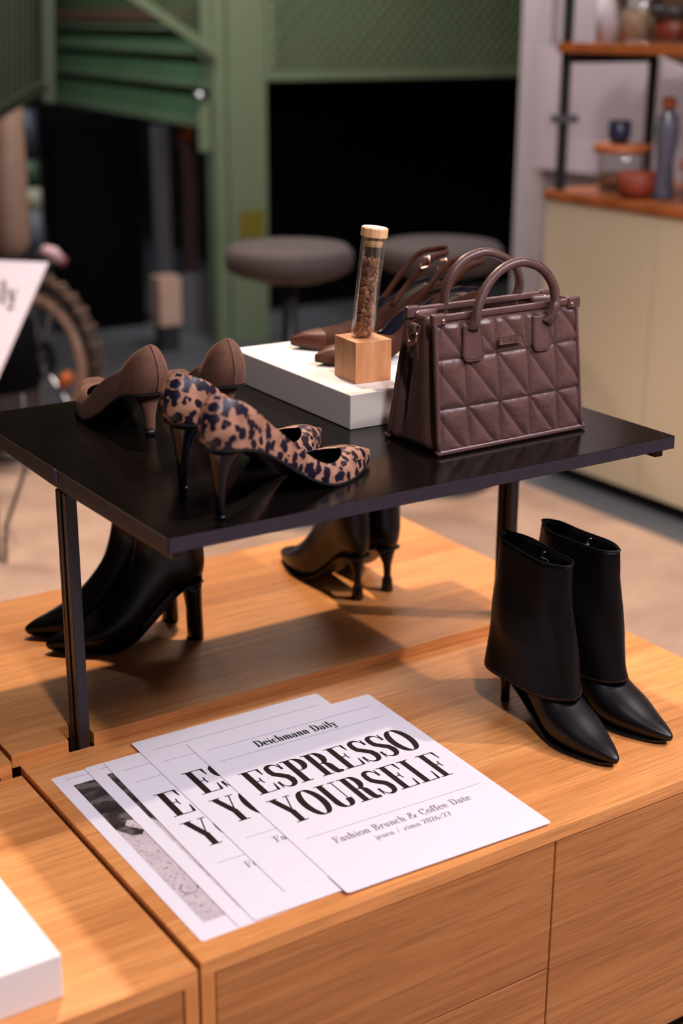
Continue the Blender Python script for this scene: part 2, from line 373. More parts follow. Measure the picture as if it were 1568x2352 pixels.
# ================================================================== BLACK RISER
rs = empty('display_riser', (.077, .197, 0), 0, 'black shelf stand on two slotted legs carrying the handbag and shoes', 'display stand')
Z = .4
link('shelf_board', B(0, .780, 0, .3105, Z-.018, Z), [BLACKBOARD], rs)
link('shelf_board', B(0, .780, .3119, .623, Z-.018, Z), [BLACKBOARD], rs)
# black edge banding is its own colour
link('edge_band', B(.0006, .7794, -.0008, -.0001, Z-.0175, Z-.0006), BLACKEDGE, rs)
link('edge_band', B(-.0008, -.0001, .0006, .3085, Z-.0175, Z-.0006), BLACKEDGE, rs)
link('edge_band', B(-.0008, -.0001, .314, .6225, Z-.0175, Z-.0006), BLACKEDGE, rs)
link('seam_rail', B(.001, .779, .3106, .3118, Z-.018, Z-.0012), BLACKMET2, rs)
link('end_cap', B(-.0024, -.0009, .3078, .3148, Z-.017, Z-.0005), LILAC, rs)
for sx, x0 in ((0, .0095), (1, .7555)):
    # bracket arm under the boards, tapering to both ends
    bm = bmesh.new(); pr = [(.010, Z-.0185), (.610, Z-.0185), (.610, Z-.029), (.36, Z-.034), (.26, Z-.034), (.010, Z-.030)]
    PRISM([(a, b) for a, b in pr], x0, x0+.014, bm, lambda a, b, c: (c, a, b))
    link('bracket_arm', bm, BLACKMET, rs, bevel=.0006)
    lg = link('leg', B(x0, x0+.015, .310, .322, -.3-.0, Z-.036), BLACKMET, rs, bevel=.0008)
    link('leg_rear_bar', B(x0, x0+.015, .330, .343, -.3, Z-.036), BLACKMET, lg, bevel=.0008)
    link('leg_web', B(x0+.004, x0+.014, .3215, .3305, -.3, Z-.036), BLACKMET2, lg)
    link('lit_edge_strip', B(x0-.0006, x0-.0001, .3105, .3135, -.3, Z-.037), LITEDGE, lg)
    link('lit_edge_strip', B(x0-.0006, x0-.0001, .3385, .3425, -.3, Z-.037), LITEDGE, lg)

# ================================================================== WHITE BLOCKS
def rounded_rect_block(name, loc, rz, x, y, h, label):
    e = link(name, B(0, x, 0, y, 0, h), WHITE, None, bevel=.0012)
    e.location = loc; e.rotation_euler = (0, 0, rz); return tag(e, label, 'plinth')
rounded_rect_block('display_block', (.494, .4612, Z+.0003), -.028, .30, .352, .0497, 'low white block on the black shelf under the brown slingback shoes')
rounded_rect_block('display_block', (-.640, .0305, -.0061), .006, .500, .455, .0510, 'big white block at the lower left on the oak cabinet')

# ================================================================== LETTERING (stroke skeletons with a broad vertical stress)
def arc(cx, cy, rx, ry, a0, a1, n=14): return [(cx+rx*math.cos(math.radians(a0+(a1-a0)*i/n)), cy+ry*math.sin(math.radians(a0+(a1-a0)*i/n))) for i in range(n+1)]
def serif(x, y, w): return ('h', [(x-w, y), (x+w, y)])
G = {}
def cap_stem(x, sw=.17): return [('T', [(x, 0), (x, 1)]), serif(x, .015, sw), serif(x, .985, sw)]
G['E'] = (.60, cap_stem(.17)+[('h', [(.17, .985), (.52, .985)]), ('h', [(.17, .015), (.54, .015)]), ('h', [(.17, .52), (.38, .52)]), ('w', [(.51, .99), (.53, .72)]), ('w', [(.53, .01), (.56, .30)]), ('w2', [(.385, .40), (.385, .64)])])
G['F'] = (.56, cap_stem(.17)+[('h', [(.17, .985), (.50, .985)]), ('h', [(.17, .50), (.37, .50)]), ('w', [(.50, .99), (.53, .70)]), ('w2', [(.375, .38), (.375, .62)])])
G['L'] = (.56, cap_stem(.17)+[('h', [(.17, .015), (.52, .015)]), ('w', [(.51, .01), (.54, .34)])])
G['P'] = (.56, cap_stem(.16)+[('s', [(.16, .985), (.30, .985)]+arc(.30, .735, .18, .25, 90, -90)+[(.16, .485)])])
G['R'] = (.62, cap_stem(.16)+[('s', [(.16, .985), (.28, .985)]+arc(.28, .74, .17, .245, 90, -90)+[(.16, .495)]), ('s', [(.28, .495)]+arc(.30, .33, .12, .165, 90, 0, 8)+[(.43, .15)]+arc(.50, .10, .06, .10, 190, 300, 6)+[(.585, .06)])])
G['S'] = (.50, [('v', [(.44, .76)]+arc(.25, .80, .165, .195, 10, 150, 8)+[(.10, .74), (.13, .62), (.25, .51), (.37, .40), (.41, .26)]+arc(.24, .20, .165, .195, 0, -150, 10)+[(.06, .27)]), ('w', [(.445, .72), (.455, .98)]), ('w', [(.055, .29), (.045, .02)])])
G['O'] = (.62, [('o', arc(.31, .5, .24, .5, 0, 360, 36))])
G['Y'] = (.64, [('T', [(.13, .985), (.32, .42)]), ('t', [(.53, .985), (.34, .42)]), ('T', [(.33, .45), (.33, 0)]), serif(.33, .015, .16), serif(.13, .985, .15), serif(.53, .985, .10)])
G['U'] = (.64, [('T', [(.15, .985), (.15, .28)]), ('s', [(.15, .30)]+arc(.325, .25, .175, .24, 180, 360, 14)+[(.50, .30)]), ('t', [(.50, .28), (.50, .985)]), serif(.15, .985, .15), serif(.50, .985, .11)])
G['D'] = (.68, cap_stem(.16)+[('s', [(.16, .985), (.28, .985)]+arc(.28, .5, .28, .485, 90, -90, 20)+[(.16, .015)])])
G['B'] = (.62, cap_stem(.16)+[('s', [(.16, .985), (.28, .985)]+arc(.28, .76, .16, .225, 90, -90)+[(.16, .535)]), ('s', [(.16, .52), (.30, .52)]+arc(.30, .267, .19, .252, 90, -90)+[(.16, .015)])])
G['C'] = (.62, [('s', [(.53, .72)]+arc(.33, .5, .25, .49, 38, 320, 24)), ('w', [(.54, .98), (.54, .68)])])
X = .62
def lstem(x, h=X, foot=True): return [('T', [(x, 0), (x, h)]), ('h', [(x-.10, h-.012), (x, h-.012)])]+([serif(x, .012, .10)] if foot else [])
G['n'] = (.52, lstem(.13)+[('s', [(.13, .46)]+arc(.26, .44, .12, .17, 160, 0, 8)+[(.38, .2)]), ('T', [(.38, .42), (.38, 0)]), serif(.38, .012, .10)])
G['m'] = (.78, lstem(.13)+[('s', [(.13, .46)]+arc(.26, .44, .12, .17, 160, 0, 8)+[(.38, .2)]), ('T', [(.38, .42), (.38, 0)]), serif(.38, .012, .10), ('s', [(.38, .46)]+arc(.51, .44, .12, .17, 160, 0, 8)+[(.63, .2)]), ('T', [(.63, .42), (.63, 0)]), serif(.63, .012, .10)])
G['h'] = (.52, lstem(.13, 1.0)+G['n'][1][3:])
G['u'] = (.52, [('T', [(.13, X), (.13, .18)]), ('s', [(.13, .2)]+arc(.25, .18, .12, .17, 180, 340, 8)), ('T', [(.38, X), (.38, 0)]), ('h', [(.04, X-.012), (.13, X-.012)]), ('h', [(.28, X-.012), (.38, X-.012)]), ('h', [(.38, .012), (.47, .012)])])
G['i'] = (.28, lstem(.13)+[('d', [(.13, .84)])])
G['j'] = (.26, [('T', [(.13, X), (.13, -.12)]), ('h', [(.04, X-.012), (.13, X-.012)]), ('s', arc(.05, -.12, .08, .14, 0, -120, 6)), ('d', [(.13, .84)])])
G['l'] = (.28, lstem(.13, 1.0))
G['e'] = (.46, [('h', [(.06, .34), (.38, .34)]), ('s', arc(.22, .31, .16, .30, 5, 320, 18))])
G['c'] = (.44, [('s', arc(.23, .31, .17, .30, 50, 315, 16)), ('d', [(.34, .48)])])
G['o'] = (.50, [('o', arc(.24, .31, .18, .31, 0, 360, 24))])
G['a'] = (.48, [('T', [(.34, .44), (.34, .06)]), ('s', arc(.21, .44, .13, .17, 0, 150, 8)), ('d', [(.11, .46)]), ('s', [(.34, .37)]+arc(.20, .17, .14, .17, 100, 290, 10)+[(.34, .12)]), ('h', [(.34, .02), (.45, .05)])])
G['s'] = (.38, [('v', [(.30, .47)]+arc(.19, .48, .11, .13, 10, 170, 6)+[(.10, .40), (.20, .32), (.28, .22)]+arc(.18, .15, .12, .14, 10, -170, 8)), ('w', [(.31, .62), (.31, .44)]), ('w', [(.05, .0), (.05, .18)])])
G['r'] = (.38, lstem(.13)+[('s', [(.13, .42)]+arc(.26, .46, .12, .15, 170, 60, 6)), ('d', [(.30, .52)])])
G['f'] = (.30, [('T', [(.13, 0), (.13, .82)]), ('s', arc(.24, .82, .11, .17, 180, 50, 6)), ('d', [(.30, .90)]), ('h', [(.02, X-.012), (.28, X-.012)]), serif(.13, .012, .10)])
G['t'] = (.32, [('T', [(.13, .80), (.13, .14)]), ('s', arc(.22, .13, .09, .12, 180, 330, 6)), ('h', [(.02, X-.012), (.27, X-.012)])])
G['y'] = (.48, [('T', [(.10, X), (.24, .04)]), ('t', [(.40, X), (.22, -.10)]), ('s', arc(.14, -.12, .08, .12, 0, -140, 6)), ('d', [(.07, -.16)]), serif(.10, X-.012, .09), serif(.40, X-.012, .07)])
G['z'] = (.44, [('h', [(.05, .60), (.38, .60)]), ('T', [(.37, .60), (.06, .01)]), ('h', [(.05, .012), (.38, .012)])])
G['2'] = (.50, [('s', arc(.22, .74, .15, .24, 170, -10, 10)+[(.32, .52), (.06, .03)]), ('h', [(.05, .03), (.40, .03)]), ('w', [(.40, .02), (.42, .22)])])
G['0'] = (.50, [('o', arc(.24, .49, .17, .49, 0, 360, 24))])
G['6'] = (.50, [('s', [(.36, .92)]+arc(.34, .40, .26, .52, 100, 200, 8)), ('o', arc(.24, .28, .17, .28, 0, 360, 20))])
G['7'] = (.48, [('h', [(.06, .96), (.42, .96)]), ('T', [(.41, .95), (.20, 0)]), ('w', [(.06, .97), (.04, .76)])])
G['/'] = (.40, [('t', [(.05, -.05), (.35, 1.0)])])
G['&'] = (.80, [('s', [(.70, .50), (.60, .25)]+arc(.30, .24, .24, .24, -40, -220, 10)+[(.20, .52), (.40, .70)]+arc(.30, .82, .12, .16, 0, 200, 8)+[(.20, .66), (.45, .28), (.66, .02)])])
G['A'] = (.68, [('t', [(.10, .0), (.32, .99)]), ('T', [(.34, .99), (.54, 0)]), ('h', [(.18, .33), (.46, .33)]), serif(.10, .015, .09), serif(.54, .015, .13)])
G['K'] = (.66, cap_stem(.16)+[('t', [(.52, .98), (.18, .45)]), ('T', [(.28, .60), (.54, 0)]), serif(.54, .985, .1), serif(.55, .015, .12)])
G['T'] = (.62, [('T', [(.30, 0), (.30, 1)]), ('h', [(.05, .985), (.55, .985)]), serif(.30, .015, .15), ('w', [(.05, .99), (.05, .70)]), ('w', [(.55, .99), (.55, .70)])])
G['W'] = (.90, [('T', [(.08, .98), (.26, 0)]), ('t', [(.27, 0), (.43, .98)]), ('T', [(.43, .98), (.60, 0)]), ('t', [(.61, 0), (.80, .98)]), serif(.1, .985, .1), serif(.8, .985, .09)])
def letters(text, thick=.155, thin=.028, track=.02):
    """returns polygons in cap-height units and total width"""
    polys = []; x = 0
    def ribbon(pts, wf, closed=False):
        L = []; R = []; n = len(pts)
        for i, p in enumerate(pts):
            a = pts[(i-1) % n] if closed and i == 0 else pts[max(i-1, 0)]; b = pts[min(i+1, n-1)]
            if closed and i in (0, n-1): a, b = pts[n-2], pts[1]
            dx, dy = b[0]-a[0], b[1]-a[1]; l = math.hypot(dx, dy) or 1; dx /= l; dy /= l
            w_ = wf(i/(n-1) if n > 1 else 0, dx, dy)/2; L.append((p[0]-dy*w_, p[1]+dx*w_)); R.append((p[0]+dy*w_, p[1]-dx*w_))
        for i in range(n-1): polys.append([(x+q[0], q[1]) for q in (L[i], L[i+1], R[i+1], R[i])])
    for ch in text:
        if ch == ' ': x += .34; continue
        adv, st = G[ch]
        for k, pts in st:
            if k == 'T': ribbon(pts, lambda t, a, b: thick)
            elif k in 't': ribbon(pts, lambda t, a, b: thin*1.15)
            elif k == 'h': ribbon(pts, lambda t, a, b: thin)
            elif k == 'w': ribbon(pts, lambda t, a, b: thin+.05*(1-t))
            elif k == 'w2': ribbon([pts[0], ((pts[0][0]+pts[1][0])/2-.02, (pts[0][1]+pts[1][1])/2), pts[1]], lambda t, a, b: thin*1.3)
            elif k in 'so': ribbon(pts, lambda t, a, b: thin+(thick*1.08-thin)*abs(b)**1.7 if k == 'o' or text.isupper() or True else 0, k == 'o')
            elif k == 'v': ribbon(pts, lambda t, a, b: thin+(thick*1.12-thin)*math.sin(PI*min(1, max(0, t)))**2.6)
            elif k == 'd': polys.append([(x+pts[0][0]+.07*math.cos(q*PI/4), pts[0][1]+.075*math.sin(q*PI/4)) for q in range(8)])
        x += adv+track
    return polys, x-track
def text_mesh(name, text, a0, a1, base, cap, z, m, parent, thick=.155, thin=.028, clip=None, f=None, track=.02, th=0.00004):
    polys, wd = letters(text, thick, thin, track); s = (a1-a0)/wd; bm = bmesh.new(); n = 0
    f = f or (lambda x, y, zz: (x, y, zz))
    for i, P in enumerate(polys):
        zz = z+(i % 7)*0.000002
        Q = [(a0+px*s, base+py*cap) for px, py in P]
        if clip is not None and min(q[0] for q in Q) > clip: continue
        bm.faces.new([bm.verts.new(f(q[0], q[1], zz)) for q in Q])
    KEEP.append(bm)
    for fa in bm.faces: fa.normal_update()
    o = link(name, bm, m, parent); return o
def up_fix(o):
    me = o.data
    for p in me.polygons:
        if p.normal.z < 0: p.flip()

# ================================================================== POSTERS
def sheet(corner, ang, z, label, group=None):
    e = empty('poster', (corner[0], corner[1], z), ang, label, 'poster', group)
    r = .004; pts = []
    for cx, cy, a in ((.297-r, r, -90), (.297-r, .42-r, 0), (r, .42-r, 90), (r, r, 180)):
        pts += [(cx+r*math.cos(math.radians(a+k*22.5)), cy+r*math.sin(math.radians(a+k*22.5))) for k in range(5)]
    link('sheet', PRISM(pts, 0, .0006), PAPER, e)
    return e
def rule(e, a0, a1, b, t=.0007): link('rule', B(a0, a1, b-t/2, b+t/2, .00061, .00064), INKL, e)
def cover(e):
    rule(e, .0146, .2795, .3860); rule(e, .0146, .2789, .3496); rule(e, .0178, .2783, .1240)
    text_mesh('masthead', 'Deichmann Daily', .0795, .2075, .3585, .0185, .00066, INKG, e, .17, .045)
    text_mesh('headline', 'ESPRESSO', .0200, .2745, .2440, .0625, .00066, INK, e, .165, .030, track=.03)
    text_mesh('headline', 'YOURSELF', .0195, .2750, .1620, .0640, .00066, INK, e, .165, .030, track=.03)
    text_mesh('event_line', 'Fashion Brunch & Coffee Date', .0440, .2470, .0965, .0135, .00066, INKS, e, .13, .05)
    text_mesh('season_line', 'jesen / zima 2026/27', .0909, .2030, .0780, .0100, .00066, INKS, e, .13, .05)
def photo_page(e):
    rule(e, .0158, .2800, .4065)
    # photograph in two pieces: dark upper half, pale speckled lower half with a curved strap
    bm = bmesh.new(); top = .388; 
    pts = [(.0185, .258), (.0300, .236), (.0420, .232), (.052, .246), (.070, .236), (.12, .26), (.2785, .25), (.2785, top), (.0185, top)]
    PRISM(pts, .00061, .00065, bm); link('photo_dark_part', bm, PHOTO, e)
    link('photo_light_part', B(.0185, .2785, .030, .300, .00060, .00063), PHOTOL, e)
    link('photo_squiggle', TUBE([(.036+.010*math.cos(q/10*4.4+1.9), .098+.011*math.sin(q/10*4.4+1.9), .0007) for q in range(11)], .0009, 5, flat=.3), INK, e)
    link('photo_highlight', PRISM([(.033, .262), (.040, .272), (.060, .262), (.056, .247), (.046, .243)], .00066, .00068), PHOTOL, e)
sheets = [((.0177, .0310), -.004, .0001, photo_page, 'bottom poster of the fan, leftmost, black and white photo showing on its left'),
          ((.0640, .0325), -.008, .0010, photo_page, 'second poster from the left, only a narrow strip of its photo showing'),
          ((.0835, .0310), -.026, .0019, cover, 'third poster from the left, one letter E and one letter Y showing'),
          ((.1400, .0590), -.020, .0028, cover, 'fourth poster from the left, under the topmost, letters ES and YO showing'),
          ((.19703, .01705), -.0316, .0037, cover, 'topmost white poster with the full black ESPRESSO YOURSELF headline')]
for c, a, z, fn, lab in sheets:
    e = sheet(c, a, z, lab, 'fanned posters on the front cabinet'); fn(e)

# ================================================================== SHOES
def grid_mesh(rows, bm=None, closed=False):
    return RINGS(rows, bm, (False, False), closed)
WTAB = [(0, 0), (.012, .30), (.035, .50), (.08, .68), (.16, .76), (.28, .72), (.42, .72), (.55, .86), (.66, 1.0), (.75, .93), (.84, .70), (.91, .44), (.96, .235), (.985, .12), (1, .0)]
def pump(name, loc, rz, L, H, hw, label, m_up, heel='stiletto', m_heel=PATENT, throat=.70, top=(.060, .030), toe_h=.018, vamp_h=.046,
         group=None, side_cut=0, m_lin=LINING, m_sole=SOLE, wtab=WTAB, openw=.9, lean=.010, pinch=.62, crest=.90, m_heeltip=PATENT, flip=1, back_x=0.03):
    root = empty(name, loc, rz, label, 'shoe', group)
    ztab = [(0, 1.0), (.10, .965), (.20, .86), (.32, .63), (.45, .33), (.56, .11), (.64, .015), (.70, 0), (.85, .0), (1, .0)]
    spring = lambda u: .007*max(0, (u-.72)/.28)**2
    zs = lambda u: H*interp(ztab, u)+spring(u)+.0022
    asym = lambda u: flip*.006*math.sin(PI*min(1, max(0, u)))*(1 if u > .3 else u/.3)-flip*.010*max(0, u-.6)**1.2
    wd = lambda u: hw*interp(wtab, u)
    tt = [(0, top[0]), (.10, top[0]*crest), (.28, top[0]*(crest-.26)), (.45, top[1]*1.25), (min(.60, throat-.05), top[1]), (throat, vamp_h*.86), (throat+.06, vamp_h*.80), (.90, toe_h*1.25), (1, toe_h*.45)]
    ht = lambda u: interp(tt, u)
    N = 64; M = 14; rows = []
    us = []
    for i in range(N+1):
        t = i/N; us.append(.5-.5*math.cos(PI*t))
    for u in us:
        w_ = max(wd(u), .0004); h = ht(u)
        if u < throat:
            q = max(0, (u-throat*.45)/(throat-throat*.45)) if u > throat*.45 else 0
            q = max(0, (u-throat*.62)/(throat*.38))
            wo = openw*math.sqrt(max(0, 1-q**2)); 
        else: wo = 0
        if u < .35: wo *= pinch+(1-pinch)*(u/.35)**.8
        a_, b_ = .55, .85
        thm = math.acos(min(1, max(0, wo))**(1/a_)) if wo > 0 else PI/2
        thm = max(thm, .35); sb = math.sin(thm)**b_
        row = []
        for s in (1, -1):
            half = []
            for j in range(M+1):
                th = thm*j/M
                y = s*w_*math.cos(th)**a_; zz = h*math.sin(th)**b_/sb if u < throat else h*math.sin(th)**b_
                k = zz/max(h, 1e-5)
                x = u*L-lean*math.sin(PI*min(1, k*.95))*math.exp(-u/.10)*(1 if u < .5 else 0)+.015*k*k*math.exp(-u/.10)
                half.append((x, y+asym(u), zs(u)+zz))
            row.append(half if s == 1 else half[::-1])
        rows.append((row[0], row[1]))
    bm = bmesh.new()
    for part in (0, 1): grid_mesh([r[part] for r in rows], bm)
    bmesh.ops.remove_doubles(bm, verts=bm.verts[:], dist=.00035)
    bmesh.ops.recalc_face_normals(bm, faces=bm.faces[:]); 
    # outward check
    c = sum((f.calc_center_median().y*f.normal.y for f in bm.faces), 0)
    if c < 0: bmesh.ops.reverse_faces(bm, faces=bm.faces[:])
    if side_cut:
        kill = [f for f in bm.faces if side_cut[0] < f.calc_center_median().x/L < side_cut[1] and
                f.calc_center_median().z > zs(f.calc_center_median().x/L)+side_cut[2]]
        kill += [f for f in bm.faces if f.calc_center_median().x/L <= side_cut[0] and f.calc_center_median().z > zs(f.calc_center_median().x/L)+side_cut[3]]
        bmesh.ops.delete(bm, geom=list(set(kill)), context='FACES')
    KEEP.append(bm)
    up = link('upper', bm, [m_up, m_lin, m_up], root, True)
    so = up.modifiers.new('thickness', 'SOLIDIFY'); so.thickness = .0016; so.offset = -1; so.material_offset = 1; so.material_offset_rim = 2
    sd = up.modifiers.new('smooth', 'SUBSURF'); sd.levels = 1; sd.render_levels = 1
    # outsole and insole
    for nm, dz0, dz1, sc_, m_ in (('outsole', -.0022, .0008, 1.0, m_sole), ('insole', .0012, .0026, .93, m_lin if m_lin is not LININGB else INSOLE)):
        rr = []
        for u in us:
            w_ = max(wd(u)*sc_, .0004); x = u*L if nm == 'outsole' else .006+u*(L-.014)
            uu = min(1, max(0, x/L)); cc = asym(uu)
            rr.append([(x, cc-w_, zs(uu)+dz0), (x, cc+w_, zs(uu)+dz0), (x, cc+w_, zs(uu)+dz1), (x, cc-w_, zs(uu)+dz1)])
        link(nm, RINGS(rr), m_, root, False)
    # heel
    n = 20; rings = []
    if heel == 'stiletto': prof = [(1.0, back_x, .021, .95), (.90, back_x-.003, .0165, .85), (.78, back_x-.007, .0115, .62), (.62, back_x-.010, .0078, .42), (.40, back_x-.011, .0056, .30), (.15, back_x-.011, .0048, .25), (.055, back_x-.011, .0050, .26)]
    elif heel == 'kitten': prof = [(1.0, back_x, .020, .95), (.86, back_x-.004, .0145, .75), (.68, back_x-.007, .0100, .50), (.45, back_x-.009, .0072, .34), (.2, back_x-.009, .0062, .29), (.12, back_x-.009, .0062, .29)]
    else: prof = [(1.0, back_x, .024, 1.0), (.8, back_x-.003, .0195, .90), (.5, back_x-.004, .0165, .80), (.2, back_x-.004, .016, .78), (.05, back_x-.004, .0165, .80)]
    for fz, cx, rx, wf in prof:
        R = []
        for k in range(n):
            a = 2*PI*k/n; x = cx+rx*math.cos(a); y = hw*.62*wf*math.sin(a)
            if fz == 1.0:
                x = max(.001, x); y = max(-wd(x/L)*.96, min(wd(x/L)*.96, y)); z = zs(x/L)-.0015
            else: z = (zs(.05))*fz
            R.append((x, y, z))
        rings.append(R)
    link('heel', RINGS(rings), m_heel, root, True)
    lx, lw = prof[-1][1], prof[-1][2]
    zt = zs(.05)*prof[-1][0]
    link('heel_tip', RINGS([[(lx+lw*1.03*math.cos(2*PI*k/n), hw*.62*prof[-1][3]*1.03*math.sin(2*PI*k/n), z) for k in range(n)] for z in (zt+.0002, .0004)]), m_heeltip, root, True)
    root['_z'] = 0
    return root, zs, wd, asym, ht
import math as _m
def put(P0, P1, x0=0.019):
    """heel tip P0 and toe P1 on the ground -> location, rotation"""
    d = Vector((P1[0]-P0[0], P1[1]-P0[1])); a = math.atan2(d.y, d.x); L = d.length+x0
    return (P0[0]-x0*math.cos(a), P0[1]-x0*math.sin(a)), a, L
def seamline(root, zs, L, wd, asym, ht, m=STITCH):
    """dark back seam"""
    bm = bmesh.new(); h = ht(0)
    P = [(.020*0-.0006-.010*math.sin(PI*min(1, k*.95))+.015*k*k, asym(0), zs(0)+h*k) for k in [i/12*.97+.02 for i in range(13)]]
    TUBE(P, .0003, 5, bm); link('back_seam', bm, m, root, True)

# leopard pumps (heels towards the camera's left, toes right)
l2, a2, L2 = put((.1575, .2245), (.428, .3225)); l1, a1, L1 = put((.1716, .3441), (.432, .4335))
for (l, a, L, lab, fl) in ((l2, a2, L2, 'leopard print pump with black stiletto, nearer the front edge of the black shelf', 1), (l1, a1, L1, 'leopard print pump with glossy black stiletto, behind its twin, before the taupe suede pumps', -1)):
    r, zs, wd, asym, ht = pump('leopard_pump', (l[0], l[1], Z+.0004), a, L, .086, .040, lab, LEO, top=(.060, .025), throat=.80, toe_h=.019, vamp_h=.034,
         group='pair of leopard print pumps', flip=fl)
# taupe suede pumps, toes pointing away from the camera
wt2 = [(0, 0), (.012, .30), (.035, .52), (.08, .70), (.16, .78), (.28, .74), (.42, .76), (.55, .90), (.66, 1.0), (.76, .97), (.86, .82), (.93, .60), (.97, .38), (.99, .2), (1, 0)]
for (l, a, lab, fl) in (((.2500, .5680), PI/2+.05, 'taupe suede kitten heel pump at the left, its black opening showing', 1),
                    ((.3560, .5480), PI/2-.06, 'taupe suede kitten heel pump half hidden by its twin, beside the white block', -1)):
    r, zs, wd, asym, ht = pump('suede_pump', (l[0], l[1], Z+.0004), a, .212, .060, .040, lab, SUEDE, heel='kitten', m_heel=SUEDE, top=(.066, .034), throat=.80, toe_h=.034,
         vamp_h=.046, pinch=.50, crest=.84, wtab=wt2, group='pair of taupe suede pumps', flip=fl, m_heeltip=SOLE)
    seamline(r, zs, .212, wd, asym, ht)

# slingbacks on the white block
ZB = Z+.0502
for (heelp, toep, lab, fl) in (((.797, .688), (.579, .757), 'brown suede slingback with pointed toe, farther from the camera on the white block', 1),
                           ((.790, .590), (.549, .642), 'brown suede slingback whose toe is partly behind the wooden cube', -1)):
    l, a, L = put(heelp, toep)
    r, zs, wd, asym, ht = pump('slingback_shoe', (l[0], l[1], ZB), a, L, .090, .038, lab, RUST, m_heel=RUST, top=(.030, .026), throat=.60, toe_h=.017, vamp_h=.040,
         group='pair of brown slingback shoes', flip=fl, m_lin=LININGB, m_heeltip=SOLE, heel='kitten', side_cut=(.36, .36, 0, .010))
    # slanting toe cap seam, straps, buckle, gold print
    bm = bmesh.new(); rows = []
    for u in [.80+.2*(1-math.cos(PI*k/16))/2*1.0 for k in range(0, 17)]:
        w_ = max(wd(min(u, 1))*1.015, .0006); h = ht(min(u, 1))*1.02+.0004
        rows.append([(min(u, 1)*L, asym(u)+w_*math.cos(PI*j/18)*abs(math.cos(PI*j/18))**(-.45 if abs(math.cos(PI*j/18)) > .05 else 0), zs(min(u, 1))+h*math.sin(PI*j/18)**.85) for j in range(19)])
    grid_mesh(rows, bm); tc = link('toe_cap', bm, RUSTT, r, True)
    for s in (1, -1):
        w0 = wd(.40)
        P = catmull([(.37*L, asym(.37)+s*w0*.95, zs(.37)+.018), (.26*L, s*.027, zs(.26)+.030), (.12*L, s*.030, zs(.1)+.048), (-.005*L, s*.020, zs(0)+.054), (-.035*L, 0, zs(0)+.057)], 7)
        link('strap', STRAP(P, .009, .0022, (0, 0, 1)), RUST, r, True)
    s = fl
    bc = (.155*L, s*.031, zs(.1)+.045); bm = bmesh.new()
    TUBE([(bc[0]+dx, bc[1]+s*.002, bc[2]+dz) for dx, dz in ((-.007, -.006), (.007, -.009), (.009, .006), (-.005, .009))], .0014, 8, bm, closed=True)
    link('buckle', bm, GOLD, r, True)
    bm = bmesh.new()
    for k in range(3): B(.05*L+k*.006, .05*L+k*.006+.0025, -.012, .012, zs(.08)+.0032, zs(.08)+.0036, bm)
    link('gold_print', bm, GOLDR, r)

# ------------------------------------------------------------------ boots (profile loft: back/bottom line against front/top line)
def profile_loft(pairs, n=28, sub=5, bm=None):
    """pairs: (bottom/back point (x,z), top/front point (x,z), half width, squareness of the lower half)"""
    keys = [Vector((*b, w_)) for b, t_, w_, q in pairs]; keyt = [Vector((*t_, q)) for b, t_, w_, q in pairs]
    A = catmull(keys, sub); C_ = catmull(keyt, sub); rings = []
    for a, c in zip(A, C_):
        b = Vector((a[0], a[1])); t_ = Vector((c[0], c[1])); w_ = max(a[2], .0005); q = max(.3, min(1, c[2])); R = []
        for k in range(n):
            ph = 2*PI*k/n; s = -math.cos(ph); y = math.sin(ph)
            y = math.copysign(abs(y)**(q if s < 0 else max(q, .85)), y) if q < 1 else y
            p = (b+t_)/2+(t_-b)/2*s
            R.append((p.x, y*w_, p.y))
        rings.append(R)
    return rings
def sole_from(tab, th, m, root, name='outsole', wscale=1.0):
    rr = []
    for x, z, w_ in tab: rr.append([(x, -w_, z-th), (x, w_, z-th), (x, w_, z), (x, -w_, z)])
    return link(name, RINGS(rr), m, root)
def dens(tab, k=5): return [(v.x, v.y, max(v.z, .0004)) for v in catmull(tab, k)]

